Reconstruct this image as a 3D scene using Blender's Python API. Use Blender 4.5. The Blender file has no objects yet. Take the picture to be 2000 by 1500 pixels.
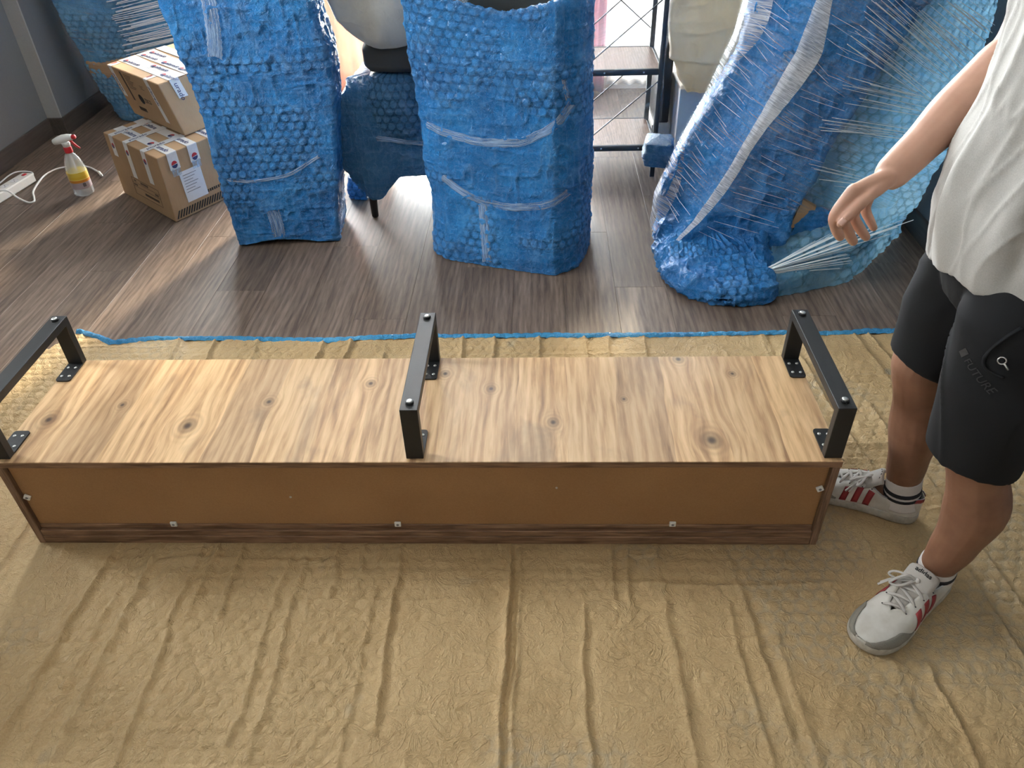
import bpy, bmesh, math, random
import numpy as np
from mathutils import Vector, Matrix

random.seed(7)
RNG = np.random.RandomState(11)
SC = bpy.context.scene
COL = SC.collection
PI = math.pi

# ------------------------------------------------------------------ camera, world, light, exposure
cam_d = bpy.data.cameras.new('camera')
cam = bpy.data.objects.new('camera', cam_d)
COL.objects.link(cam)
SC.camera = cam
cam_d.sensor_width = 36.0
cam_d.lens = 1523.05 / 2000 * 36.0
cam_d.clip_start = 0.02
CF = Vector((-0.0371526, 0.78771661, -0.61491644))
CR = Vector((0.99929693, 0.02618694, -0.02683062))
CU = Vector((0.00503214, 0.61548094, 0.78813571))
cam.matrix_world = Matrix(((CR.x, CU.x, -CF.x, 1.30968), (CR.y, CU.y, -CF.y, -1.31468),
                           (CR.z, CU.z, -CF.z, 1.55071), (0, 0, 0, 1)))

world = bpy.data.worlds.new('sky')
SC.world = world
world.use_nodes = True
_bg = world.node_tree.nodes['Background']
_bg.inputs['Color'].default_value = (0.965, 0.98, 1.0, 1)
_bg.inputs['Strength'].default_value = 24.0

sun_d = bpy.data.lights.new('sun', 'SUN')
sun = bpy.data.objects.new('sun', sun_d)
COL.objects.link(sun)
sun_d.energy = 4.5
sun_d.color = (1.0, 0.84, 0.62)
sun_d.angle = math.radians(5.0)
_sd = Vector((-0.33, -1.0, -0.62)).normalized()      # direction the sunlight travels: in through the back window
sun.rotation_euler = _sd.to_track_quat('-Z', 'Y').to_euler()

def portal(name, loc, direction, sx, sy):
    d = bpy.data.lights.new(name, 'AREA')
    d.shape = 'RECTANGLE'
    d.size, d.size_y = sx, sy
    d.cycles.is_portal = True
    o = bpy.data.objects.new(name, d)
    COL.objects.link(o)
    o.location = loc
    o.rotation_euler = Vector(direction).to_track_quat('-Z', 'Y').to_euler()

WX0, WX1, WZ0, WZ1 = -0.75, 2.55, 0.07, 2.40      # balcony window opening in the back wall
portal('window_portal', ((WX0 + WX1) / 2, 3.80, (WZ0 + WZ1) / 2), (0, -1, 0), WX1 - WX0, WZ1 - WZ0)
LY0, LY1, LZ0, LZ1 = 0.35, 1.00, 1.00, 2.20       # smaller window in the left wall, beyond the frame
portal('window_portal_side', (-1.62, (LY0 + LY1) / 2, (LZ0 + LZ1) / 2), (1, 0, 0), LZ1 - LZ0, LY1 - LY0)
SC.view_settings.view_transform = 'Standard'
SC.view_settings.look = 'None'
SC.view_settings.gamma = 1.0
SC.view_settings.use_curve_mapping = False
SC.view_settings.exposure = 1.1
try:
    SC.cycles.max_bounces = 10
    SC.cycles.diffuse_bounces = 5
    SC.cycles.transparent_max_bounces = 16
    SC.cycles.sample_clamp_indirect = 6.0
    SC.cycles.caustics_reflective = False
    SC.cycles.caustics_refractive = False
    SC.cycles.use_denoising = True
except Exception:
    pass

# ------------------------------------------------------------------ numpy noise
def _hash(ix, iy, iz):
    n = (ix * 374761393 + iy * 668265263 + iz * 1274126177) & 0xffffffff
    n = ((n ^ (n >> 13)) * 1274126177) & 0xffffffff
    return ((n ^ (n >> 16)) & 0xffffffff) / 4294967295.0

def vnoise(x, y, z=0.0):
    x, y, z = np.broadcast_arrays(np.asarray(x, float), np.asarray(y, float), np.asarray(z, float))
    ix, iy, iz = np.floor(x).astype(np.int64), np.floor(y).astype(np.int64), np.floor(z).astype(np.int64)
    fx, fy, fz = x - ix, y - iy, z - iz
    fx, fy, fz = [f * f * f * (f * (f * 6 - 15) + 10) for f in (fx, fy, fz)]
    r = 0
    for dx in (0, 1):
        wx = fx if dx else 1 - fx
        for dy in (0, 1):
            wy = fy if dy else 1 - fy
            for dz in (0, 1):
                wz = fz if dz else 1 - fz
                r = r + wx * wy * wz * _hash(ix + dx, iy + dy, iz + dz)
    return r

def fbm(x, y, z=0.0, o=3):
    s, a, t = 0, 1.0, 0
    for k in range(o):
        s = s + a * vnoise(x * 2 ** k + 17.3 * k, y * 2 ** k + 9.1 * k, z * 2 ** k + 5.7 * k)
        t += a
        a *= 0.5
    return s / t

def ridged(x, y, z=0.0, p=3.0):
    return (1 - np.abs(2 * vnoise(x, y, z) - 1)) ** p

def hexd(u, v, p):
    h = p * 0.8660254
    r0 = np.floor(v / h)
    best = np.full(np.shape(u), 9.0)
    bid = np.zeros(np.shape(u))
    for dr in (0, 1):
        r = r0 + dr
        off = np.mod(r, 2) * 0.5 * p
        c = np.round((u - off) / p)
        d = np.hypot(u - c * p - off, v - r * h)
        bid = np.where(d < best, _hash(c.astype(np.int64), r.astype(np.int64), 3), bid)
        best = np.minimum(best, d)
    return best, bid

def sstep(a, b, x):
    t = np.clip((x - a) / (b - a), 0, 1)
    return t * t * (3 - 2 * t)

# ------------------------------------------------------------------ mesh helpers
def link(o, parent=None):
    COL.objects.link(o)
    if parent is not None:
        o.parent = parent
        if parent.type == 'EMPTY':          # parts are modelled in room coordinates
            o.matrix_parent_inverse = Matrix.Translation(-parent.location)
    return o

def empty(name, loc=(0, 0, 0), rz=0.0):
    o = bpy.data.objects.new(name, None)
    o.empty_display_size = 0.05
    o.location = loc
    o.rotation_euler = (0, 0, rz)
    return link(o)

def tag(o, label=None, cat=None, group=None, kind=None):
    if label: o['label'] = label
    if cat: o['category'] = cat
    if group: o['group'] = group
    if kind: o['kind'] = kind
    return o

def mesh_obj(name, V, F, mat, parent=None, smooth=False, recalc=True, local=True):
    """V, F in the parent's frame when the parent is an Empty at a location (local=True), else world."""
    me = bpy.data.meshes.new(name)
    V = np.asarray(V, float)
    if isinstance(F, np.ndarray):
        n = len(F); k = F.shape[1]
        me.vertices.add(len(V))
        me.vertices.foreach_set('co', V.astype(np.float32).ravel())
        me.loops.add(n * k)
        me.loops.foreach_set('vertex_index', F.astype(np.int32).ravel())
        me.polygons.add(n)
        me.polygons.foreach_set('loop_start', np.arange(0, n * k, k, dtype=np.int32))
        me.update(calc_edges=True)
    else:
        me.from_pydata([tuple(v) for v in V], [], F)
        if recalc:
            bm = bmesh.new(); bm.from_mesh(me)
            bmesh.ops.recalc_face_normals(bm, faces=bm.faces)
            bm.to_mesh(me); bm.free()
    me.validate()
    if smooth:
        me.polygons.foreach_set('use_smooth', np.ones(len(me.polygons), dtype=bool))
    if mat: me.materials.append(mat)
    o = bpy.data.objects.new(name, me)
    return link(o, parent)

class MB:
    def __init__(s): s.V = []; s.F = []
    def add(s, V, F, M=None):
        n = len(s.V)
        for v in V:
            v = Vector(v)
            s.V.append(tuple(M @ v) if M is not None else tuple(v))
        s.F += [tuple(i + n for i in f) for f in F]
        return s
    def box(s, c, size, b=0.002, M=None):
        hx, hy, hz = [a / 2 for a in size]
        b = min(b, hx * .9, hy * .9, hz * .9)
        V, idx = [], {}
        for sx in (-1, 1):
            for sy in (-1, 1):
                for sz in (-1, 1):
                    idx[sx, sy, sz] = len(V)
                    V += [(c[0] + sx * hx, c[1] + sy * (hy - b), c[2] + sz * (hz - b)),
                          (c[0] + sx * (hx - b), c[1] + sy * hy, c[2] + sz * (hz - b)),
                          (c[0] + sx * (hx - b), c[1] + sy * (hy - b), c[2] + sz * hz)]
        F = []
        S = (-1, 1)
        for q in S:
            F.append([idx[q, a, d] + 0 for a, d in ((-1, -1), (1, -1), (1, 1), (-1, 1))])
            F.append([idx[a, q, d] + 1 for a, d in ((-1, -1), (1, -1), (1, 1), (-1, 1))])
            F.append([idx[a, d, q] + 2 for a, d in ((-1, -1), (1, -1), (1, 1), (-1, 1))])
        for a in S:
            for d in S:
                F.append([idx[a, d, -1] + 0, idx[a, d, 1] + 0, idx[a, d, 1] + 1, idx[a, d, -1] + 1])
                F.append([idx[a, -1, d] + 0, idx[a, 1, d] + 0, idx[a, 1, d] + 2, idx[a, -1, d] + 2])
                F.append([idx[-1, a, d] + 1, idx[1, a, d] + 1, idx[1, a, d] + 2, idx[-1, a, d] + 2])
        for k in idx.values(): F.append([k, k + 1, k + 2])
        return s.add(V, F, M)
    def hexa(s, B, T):
        """8 corners: bottom loop B, top loop T."""
        V = list(B) + list(T)
        return s.add(V, [(3, 2, 1, 0), (4, 5, 6, 7), (0, 1, 5, 4), (1, 2, 6, 5), (2, 3, 7, 6), (3, 0, 4, 7)])
    def lathe(s, prof, n=20, M=None):
        V, F = [], []
        for (r, z) in prof:
            for k in range(n):
                a = 2 * PI * k / n
                V.append((r * math.cos(a), r * math.sin(a), z))
        for i in range(len(prof) - 1):
            for k in range(n):
                F.append((i * n + k, i * n + (k + 1) % n, (i + 1) * n + (k + 1) % n, (i + 1) * n + k))
        F.append(tuple(range(n - 1, -1, -1)))
        F.append(tuple((len(prof) - 1) * n + k for k in range(n)))
        return s.add(V, F, M)
    def tube(s, path, r, n=8, flat=1.0, up=(0, 0, 1), caps=True):
        P = [Vector(p) for p in path]
        m = len(P)
        rr = r if hasattr(r, '__len__') else [r] * m
        V, F = [], []
        for i, p in enumerate(P):
            t = (P[min(i + 1, m - 1)] - P[max(i - 1, 0)])
            if t.length < 1e-9: t = Vector((0, 0, 1))
            t.normalize()
            a = t.cross(Vector(up))
            if a.length < 1e-4: a = t.cross(Vector((0, 1, 0.1)))
            a.normalize(); b = a.cross(t).normalized()
            for k in range(n):
                th = 2 * PI * k / n
                V.append(p + a * (math.cos(th) * rr[i]) + b * (math.sin(th) * rr[i] * flat))
        for i in range(m - 1):
            for k in range(n):
                F.append((i * n + k, i * n + (k + 1) % n, (i + 1) * n + (k + 1) % n, (i + 1) * n + k))
        if caps:
            F.append(tuple(range(n - 1, -1, -1)))
            F.append(tuple((m - 1) * n + k for k in range(n)))
        return s.add(V, F)
    def build(s, name, mat, parent=None, smooth=False):
        o = mesh_obj(name, s.V, s.F, mat, parent, smooth)
        return o

def set_attr(o, name, arr, kind='FLOAT'):
    a = o.data.attributes.new(name, kind, 'POINT')
    a.data.foreach_set('value' if kind == 'FLOAT' else 'vector', np.asarray(arr, np.float32).ravel())

def grid_F(nv, nu, closed=False):
    i = np.arange(nv - 1)[:, None]
    j = np.arange(nu if closed else nu - 1)[None, :]
    j2 = (j + 1) % nu
    a = i * nu + j; b = i * nu + j2; c = (i + 1) * nu + j2; d = (i + 1) * nu + j
    return np.stack([a, b, c, d], -1).reshape(-1, 4)

def gsmooth(A, sig, axis, closed):
    if sig <= 0: return A
    r = int(3 * sig) + 1
    k = np.exp(-0.5 * (np.arange(-r, r + 1) / sig) ** 2); k /= k.sum()
    pad = [(0, 0)] * A.ndim; pad[axis] = (r, r)
    B = np.pad(A, pad, mode='wrap' if closed else 'edge')
    out = np.zeros_like(A)
    n = A.shape[axis]
    for q, w in enumerate(k):
        out += w * np.take(B, np.arange(q, q + n), axis=axis)
    return out

def text_obj(body, size, mat, parent, M, name='lettering', extrude=0.0004, align='LEFT', shear=0.0, bold=0.0):
    cu = bpy.data.curves.new(name, 'FONT')
    cu.body = body; cu.size = size; cu.extrude = extrude
    cu.align_x = align; cu.align_y = 'CENTER'; cu.shear = shear; cu.offset = bold
    cu.resolution_u = 3
    tmp = bpy.data.objects.new('tmp_text', cu)
    COL.objects.link(tmp)
    dg = bpy.context.evaluated_depsgraph_get()
    me = bpy.data.meshes.new_from_object(tmp.evaluated_get(dg))
    bpy.data.objects.remove(tmp); bpy.data.curves.remove(cu)
    me.name = name
    me.transform(M)
    me.materials.clear(); me.materials.append(mat)
    return link(bpy.data.objects.new(name, me), parent)

def frame_M(o, ux, uy):
    ux = Vector(ux).normalized(); uy = Vector(uy); uy = (uy - ux * uy.dot(ux)).normalized()
    n = ux.cross(uy)
    o = Vector(o)
    return Matrix(((ux.x, uy.x, n.x, o.x), (ux.y, uy.y, n.y, o.y), (ux.z, uy.z, n.z, o.z), (0, 0, 0, 1)))

def evaluated_mesh(o):
    dg = bpy.context.evaluated_depsgraph_get()
    return bpy.data.meshes.new_from_object(o.evaluated_get(dg))

# ------------------------------------------------------------------ materials
class NB:
    def __init__(s, name):
        s.m = bpy.data.materials.new(name)
        s.m.use_nodes = True
        s.t = s.m.node_tree
        s.b = s.t.nodes['Principled BSDF']
        s.out = s.t.nodes['Material Output']
    def n(s, typ, ins=None, **props):
        nd = s.t.nodes.new('ShaderNode' + typ)
        for k, v in props.items(): setattr(nd, k, v)
        for k, v in (ins or {}).items():
            sock = nd.inputs[k]
            if isinstance(v, bpy.types.NodeSocket): s.t.links.new(v, sock)
            else: sock.default_value = v
        return nd
    def set(s, **kw):
        for k, v in kw.items():
            sock = s.b.inputs[k.replace('_', ' ')]
            if isinstance(v, bpy.types.NodeSocket): s.t.links.new(v, sock)
            else: sock.default_value = v
        return s
    def coord(s, kind='Object', scale=(1, 1, 1), rot=(0, 0, 0), loc=(0, 0, 0), src=None):
        c = src if src is not None else s.n('TexCoord').outputs[kind]
        return s.n('Mapping', {'Vector': c, 'Scale': scale, 'Rotation': rot, 'Location': loc}).outputs[0]
    def noise(s, vec, scale=5, detail=4, rough=0.5, dist=0.0):
        return s.n('TexNoise', {'Vector': vec, 'Scale': scale, 'Detail': detail, 'Roughness': rough, 'Distortion': dist})
    def ramp(s, fac, stops, interp='LINEAR'):
        r = s.n('ValToRGB', {'Fac': fac})
        cr = r.color_ramp; cr.interpolation = interp
        while len(cr.elements) < len(stops): cr.elements.new(0.5)
        for e, (p, c) in zip(cr.elements, stops):
            e.position = p
            e.color = (c, c, c, 1) if not hasattr(c, '__len__') else (*c, 1)
        return r.outputs[0]
    def math(s, op, a, b=0.0, c=None, clamp=False):
        ins = {0: a, 1: b}
        if c is not None: ins[2] = c
        return s.n('Math', ins, operation=op, use_clamp=clamp).outputs[0]
    def mix(s, fac, a, b, typ='MIX'):
        nd = s.n('Mix', None, data_type='RGBA', blend_type=typ)
        for k, v in ((0, fac), (6, a), (7, b)):
            if isinstance(v, bpy.types.NodeSocket): s.t.links.new(v, nd.inputs[k])
            else: nd.inputs[k].default_value = (*v, 1) if hasattr(v, '__len__') and len(v) == 3 else v
        return nd.outputs[2]
    def bump(s, h, strength=0.3, dist=0.01, normal=None):
        ins = {'Height': h, 'Strength': strength, 'Distance': dist}
        if normal is not None: ins['Normal'] = normal
        return s.n('Bump', ins).outputs[0]
    def mixshader(s, fac, a, b):
        ms = s.n('MixShader', {0: fac})
        s.t.links.new(a, ms.inputs[1]); s.t.links.new(b, ms.inputs[2])
        s.t.links.new(ms.outputs[0], s.out.inputs[0])
        return ms

def plain(name, col, rough=0.5, metal=0.0, var=0.06, scale=60, bump=0.0, spec=0.5):
    b = NB(name)
    v = b.coord('Object')
    f = b.noise(v, scale, 3).outputs[0]
    c0 = tuple(max(0, x * (1 - var)) for x in col); c1 = tuple(x * (1 + var) for x in col)
    b.set(Base_Color=b.ramp(f, [(0.3, c0), (0.7, c1)]), Roughness=rough, Metallic=metal, Specular_IOR_Level=spec)
    if bump: b.set(Normal=b.bump(f, bump, 0.002))
    return b.m

MAT = {}
MAT['wall'] = plain('grey_wall_paint', (0.17, 0.185, 0.20), 0.85, bump=0.1, scale=150, var=0.03)
MAT['lit_step_face'] = plain('lit_wall_paint', (0.36, 0.36, 0.35), 0.85, bump=0.1, scale=150, var=0.03)  # wall paint lightened so the step face looks better lit
MAT['white_wall'] = plain('white_wall_paint', (0.52, 0.50, 0.47), 0.9, bump=0.1, scale=150, var=0.03)
MAT['ceiling'] = plain('ceiling_paint', (0.74, 0.73, 0.70), 0.9, var=0.02)
MAT['pvc'] = plain('white_pvc', (0.8, 0.8, 0.78), 0.35, var=0.02)
MAT['black_metal'] = plain('black_powder_coat', (0.012, 0.013, 0.014), 0.42, bump=0.15, scale=900, var=0.2, spec=0.5)
MAT['shelf_metal'] = plain('black_shelf_steel', (0.014, 0.015, 0.017), 0.5, bump=0.08, scale=600)
MAT['dark_plastic'] = plain('dark_plastic', (0.02, 0.02, 0.021), 0.35)
MAT['steel'] = plain('zinc_steel', (0.62, 0.62, 0.60), 0.3, metal=0.9)
MAT['white_plastic'] = plain('white_plastic', (0.78, 0.78, 0.74), 0.35, var=0.02)
MAT['red_plastic'] = plain('red_plastic', (0.55, 0.02, 0.03), 0.35, var=0.04)
MAT['white_paper'] = plain('white_paper', (0.72, 0.73, 0.74), 0.6, var=0.02)
MAT['tape_white'] = plain('white_printed_tape', (0.70, 0.69, 0.67), 0.3, var=0.05, scale=90)
MAT['ink_black'] = plain('black_ink', (0.015, 0.014, 0.014), 0.6)
MAT['ink_grey'] = plain('grey_ink', (0.20, 0.20, 0.21), 0.6)
MAT['ink_blue'] = plain('navy_ink', (0.02, 0.03, 0.12), 0.5)
MAT['ink_red'] = plain('red_ink', (0.45, 0.02, 0.03), 0.5)
MAT['ink_brown'] = plain('brown_ink', (0.05, 0.03, 0.02), 0.6)
MAT['chair_leg'] = plain('dark_stained_leg', (0.02, 0.018, 0.017), 0.4)
MAT['dark_fabric'] = plain('dark_grey_fabric', (0.07, 0.07, 0.068), 0.9, bump=0.3, scale=700)
MAT['grey_furniture'] = plain('grey_furniture_board', (0.06, 0.068, 0.07), 0.6)
MAT['lace'] = plain('grey_white_lace', (0.52, 0.49, 0.46), 0.85, bump=0.3, scale=900)
MAT['sock'] = plain('white_sock', (0.66, 0.62, 0.6), 0.95, bump=0.35, scale=800)
MAT['sock_stripe'] = plain('black_sock_stripe', (0.02, 0.02, 0.025), 0.95)
MAT['shoe_red'] = plain('red_leather', (0.28, 0.028, 0.035), 0.5)
MAT['shoe_suede'] = plain('grey_suede', (0.22, 0.205, 0.175), 0.95, bump=0.4, scale=900, var=0.2)
MAT['shoe_lining'] = plain('shoe_lining', (0.6, 0.62, 0.66), 0.9)
MAT['tongue'] = plain('grey_tongue', (0.42, 0.39, 0.355), 0.8, bump=0.2, scale=700)
MAT['nail'] = plain('finger_nail', (0.72, 0.46, 0.38), 0.35)
MAT['hair'] = plain('dark_hair', (0.02, 0.014, 0.01), 0.6)
MAT['eye'] = plain('eye_white', (0.75, 0.74, 0.72), 0.2)
MAT['iris'] = plain('dark_iris', (0.03, 0.018, 0.012), 0.15)
MAT['lip'] = plain('lips', (0.42, 0.17, 0.14), 0.5)

def m_leather():
    b = NB('white_shoe_leather')
    v = b.coord('Object')
    f = b.noise(v, 22, 4).outputs[0]
    g = b.noise(v, 160, 3).outputs[0]
    b.set(Base_Color=b.ramp(f, [(0.3, (0.46, 0.43, 0.375)), (0.65, (0.64, 0.62, 0.575))]), Roughness=0.42,
          Normal=b.bump(g, 0.15, 0.001))
    return b.m
MAT['leather'] = m_leather()

def m_sole():
    b = NB('worn_rubber_sole')
    v = b.coord('Object')
    f = b.noise(v, 30, 5, 0.65).outputs[0]
    b.set(Base_Color=b.ramp(f, [(0.3, (0.30, 0.27, 0.225)), (0.7, (0.56, 0.53, 0.47))]), Roughness=0.65)
    return b.m
MAT['sole'] = m_sole()

def wood_nodes(b, vec, along, cols, rings=6.0, fine=90.0, dist=2.5):
    """printed wood grain: long streaks along one axis of the object"""
    sc = [1.0, 1.0, 1.0]
    sc[along] = 0.07
    st = b.coord(scale=sc, src=vec)
    n1 = b.noise(st, rings, 4, 0.55, dist).outputs[0]
    n2 = b.noise(st, fine, 3, 0.6, 0.4).outputs[0]
    n3 = b.noise(st, rings * 3.3, 5, 0.6, 1.6).outputs[0]
    w = b.n('TexWave', {'Vector': b.coord(scale=[1.0 if i != along else 0.13 for i in range(3)], src=vec), 'Scale': rings * 1.4,
                        'Distortion': 9.0, 'Detail': 3.0, 'Detail Scale': 1.2}, wave_type='BANDS',
            bands_direction='X' if along != 0 else 'Y').outputs[1]
    f = b.math('ADD', b.math('MULTIPLY', n1, 0.40), b.math('MULTIPLY', n3, 0.36))
    f = b.math('ADD', f, b.math('MULTIPLY', w, 0.11))
    f = b.math('ADD', f, b.math('MULTIPLY', b.math('SUBTRACT', n2, 0.5), 0.42))
    return b.ramp(f, cols), n2, f

def m_plank():
    b = NB('grey_brown_laminate')
    rnd = b.n('ObjectInfo').outputs['Random']
    co = b.n('TexCoord').outputs['Object']
    off = b.n('CombineXYZ', {0: b.math('MULTIPLY', rnd, 37.0), 1: b.math('MULTIPLY', rnd, 91.0), 2: b.math('MULTIPLY', rnd, 13.0)}).outputs[0]
    vec = b.n('VectorMath', {0: co, 1: off}, operation='ADD').outputs[0]
    col, n2, f = wood_nodes(b, vec, 1, [(0.28, (0.085, 0.060, 0.045)), (0.45, (0.165, 0.120, 0.092)),
                                         (0.58, (0.225, 0.170, 0.133)), (0.75, (0.31, 0.245, 0.198))], rings=9, fine=130)
    tone = b.ramp(rnd, [(0.0, 0.74), (1.0, 1.06)])
    col = b.mix(1.0, col, tone, 'MULTIPLY')
    b.set(Base_Color=col, Roughness=b.ramp(n2, [(0.3, 0.50), (0.7, 0.42)]), Specular_IOR_Level=0.4,
          Normal=b.bump(n2, 0.12, 0.0015))
    return b.m
MAT['plank'] = m_plank()

def m_baseboard():
    b = NB('dark_baseboard_laminate')
    co = b.n('TexCoord').outputs['Object']
    col, n2, f = wood_nodes(b, co, 1, [(0.3, (0.05, 0.042, 0.038)), (0.6, (0.09, 0.075, 0.066)), (0.8, (0.12, 0.10, 0.09))], rings=12)
    b.set(Base_Color=col, Roughness=0.5)
    return b.m
MAT['baseboard'] = m_baseboard()

def m_unit_top():
    b = NB('rustic_oak_laminate')
    co = b.n('TexCoord').outputs['Object']
    sep = b.n('SeparateXYZ', {0: co})
    X, Y = sep.outputs[0], sep.outputs[1]
    knots = [(0.428, 0.132, 0.020), (0.061, 0.157, 0.016), (0.608, 0.225, 0.012), (1.714, 0.074, 0.022), (1.681, 0.400, 0.014),
             (1.054, 0.341, 0.012), (1.339, 0.141, 0.013), (1.813, 0.334, 0.009), (0.227, 0.215, 0.010), (1.18, 0.275, 0.011),
             (0.86, 0.30, 0.012), (1.52, 0.23, 0.008)]
    dark = None
    ring = None
    dx = 0.0
    for kx, ky, r in knots:
        ax = b.math('SUBTRACT', X, kx); ay = b.math('SUBTRACT', Y, ky)
        d2 = b.math('ADD', b.math('POWER', b.math('DIVIDE', ax, r), 2.0), b.math('POWER', b.math('DIVIDE', ay, r * 1.25), 2.0))
        g = b.math('EXPONENT', b.math('MULTIPLY', d2, -0.16))
        core = b.math('EXPONENT', b.math('MULTIPLY', d2, -2.2))
        dx = b.math('ADD', dx, b.math('MULTIPLY', g, b.math('MULTIPLY', ax, -0.7)))
        rg = b.math('MULTIPLY', b.math('EXPONENT', b.math('MULTIPLY', d2, -0.35)), b.math('ADD', 0.5, b.math('MULTIPLY', 0.5, b.math('SINE', b.math('MULTIPLY', b.math('SQRT', d2), 8.0)))))
        ring = rg if ring is None else b.math('MAXIMUM', ring, rg)
        dark = core if dark is None else b.math('MAXIMUM', dark, core)
    # laminate print: staves of about 13 cm, each with its own cut of the grain
    wob = b.math('MULTIPLY', b.math('SUBTRACT', b.noise(b.coord(scale=(1, 1, 1), src=co), 3.0, 2).outputs[0], 0.5), 0.05)
    xs = b.math('ADD', X, wob)
    st = b.n('TexWhiteNoise', {'W': b.math('FLOOR', b.math('DIVIDE', xs, 0.125))}, noise_dimensions='1D')
    xx = b.math('ADD', X, dx)
    xx = b.math('ADD', xx, b.math('MULTIPLY', st.outputs[0], 5.0))
    vec = b.n('CombineXYZ', {0: xx, 1: Y, 2: sep.outputs[2]}).outputs[0]
    col, n2, f = wood_nodes(b, vec, 1, [(0.20, (0.22, 0.12, 0.062)), (0.36, (0.46, 0.29, 0.155)), (0.50, (0.64, 0.44, 0.25)),
                                         (0.66, (0.75, 0.545, 0.33)), (0.82, (0.80, 0.61, 0.40))], rings=8, fine=110, dist=1.0)
    tone = b.ramp(st.outputs[0], [(0.0, (0.76, 0.74, 0.74)), (0.5, (0.95, 0.93, 0.9)), (1.0, (1.08, 1.05, 1.0))])
    col = b.mix(1.0, col, tone, 'MULTIPLY')
    col = b.mix(b.math('MULTIPLY', ring, 0.55), col, (0.17, 0.095, 0.055))
    col = b.mix(b.math('MULTIPLY', dark, 0.92), col, (0.045, 0.03, 0.024))
    # worn grey patches and cracks of the print
    wp = b.ramp(b.noise(b.coord(scale=(1, 0.45, 1), src=co), 6.5, 4, 0.6, 0.8).outputs[0], [(0.55, 0.0), (0.70, 0.50)])
    col = b.mix(wp, col, (0.20, 0.14, 0.095))
    b.set(Base_Color=col, Roughness=0.33, Normal=b.bump(n2, 0.12, 0.001))
    return b.m
MAT['unit_top'] = m_unit_top()

def m_edge():
    b = NB('walnut_edge_band')
    co = b.n('TexCoord').outputs['Object']
    col, n2, f = wood_nodes(b, co, 0, [(0.3, (0.12, 0.06, 0.032)), (0.5, (0.27, 0.155, 0.088)), (0.75, (0.42, 0.26, 0.155))], rings=26, fine=160)
    b.set(Base_Color=col, Roughness=0.5)
    return b.m
MAT['edge'] = m_edge()
def m_edge_v():
    b = NB('walnut_side_band')
    co = b.n('TexCoord').outputs['Object']
    col, n2, f = wood_nodes(b, co, 2, [(0.3, (0.11, 0.06, 0.036)), (0.5, (0.22, 0.13, 0.08)), (0.75, (0.32, 0.20, 0.125))], rings=40, fine=200)
    b.set(Base_Color=col, Roughness=0.5)
    return b.m
MAT['edge_v'] = m_edge_v()
def m_hardboard():
    b = NB('brown_hardboard')
    v = b.coord('Object')
    f = b.noise(v, 4, 4).outputs[0]; g = b.noise(v, 260, 3).outputs[0]
    c = b.ramp(b.math('ADD', b.math('MULTIPLY', f, 0.6), b.math('MULTIPLY', g, 0.4)), [(0.35, (0.30, 0.155, 0.062)), (0.65, (0.37, 0.20, 0.084))])
    b.set(Base_Color=c, Roughness=0.7)
    return b.m
MAT['hardboard'] = m_hardboard()

def m_shelfwood():
    b = NB('shelf_wood')
    co = b.n('TexCoord').outputs['Object']
    col, n2, f = wood_nodes(b, co, 1, [(0.3, (0.14, 0.085, 0.058)), (0.5, (0.26, 0.17, 0.125)), (0.75, (0.36, 0.26, 0.20))], rings=18, fine=240)
    b.set(Base_Color=col, Roughness=0.4)
    return b.m
MAT['shelfwood'] = m_shelfwood()

def m_bubble(name, c_dark, c_mid, c_light, rough=0.27, trans=0.0):
    b = NB(name)
    v = b.coord('Object')
    n1 = b.noise(v, 5, 3).outputs[0]
    vo = b.n('TexVoronoi', {'Vector': b.coord(src=v, scale=(1, 1, 1)), 'Scale': 55.0, 'Randomness': 1.0}, feature='DISTANCE_TO_EDGE').outputs[0]
    w1 = b.noise(v, 70, 4, 0.65, 3.5).outputs[0]
    w2 = b.noise(v, 28, 4, 0.6, 2.5).outputs[0]
    w3 = b.noise(v, 190, 3, 0.6, 2.0).outputs[0]
    h = b.math('ADD', b.math('MULTIPLY', w2, 1.2), b.math('MULTIPLY', w1, 0.7))
    h = b.math('ADD', h, b.math('MULTIPLY', w3, 0.22))
    wr = b.math('ABSOLUTE', b.math('SUBTRACT', w1, 0.5))
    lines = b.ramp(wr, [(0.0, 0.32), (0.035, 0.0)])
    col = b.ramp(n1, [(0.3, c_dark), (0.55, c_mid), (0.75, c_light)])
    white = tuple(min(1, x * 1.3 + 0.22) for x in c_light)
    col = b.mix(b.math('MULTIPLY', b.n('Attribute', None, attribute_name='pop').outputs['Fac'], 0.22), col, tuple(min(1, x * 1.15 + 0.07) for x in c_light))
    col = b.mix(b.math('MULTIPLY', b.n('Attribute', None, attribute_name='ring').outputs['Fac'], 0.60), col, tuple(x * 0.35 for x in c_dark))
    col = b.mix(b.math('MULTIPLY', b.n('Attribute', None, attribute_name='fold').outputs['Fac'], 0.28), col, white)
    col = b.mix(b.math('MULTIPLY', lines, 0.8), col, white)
    b.set(Base_Color=col, Roughness=rough, Specular_IOR_Level=0.5, Coat_Weight=0.12, Coat_Roughness=0.12,
          Normal=b.bump(h, 1.0, 0.010))
    if trans:
        tl = b.n('BsdfTranslucent', {'Color': col})
        b.mixshader(trans, b.b.outputs[0], tl.outputs[0])
    return b.m
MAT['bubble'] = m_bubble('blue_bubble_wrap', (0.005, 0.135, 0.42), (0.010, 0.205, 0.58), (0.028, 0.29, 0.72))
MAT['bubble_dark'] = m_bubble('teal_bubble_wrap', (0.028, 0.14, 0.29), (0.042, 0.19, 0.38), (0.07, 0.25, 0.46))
MAT['bubble_pale'] = m_bubble('backlit_bubble_wrap', (0.12, 0.46, 0.82), (0.24, 0.62, 0.93), (0.45, 0.76, 0.96), 0.24, 0.5)  # blue wrap paled in colour to stand in for light from behind
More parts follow.
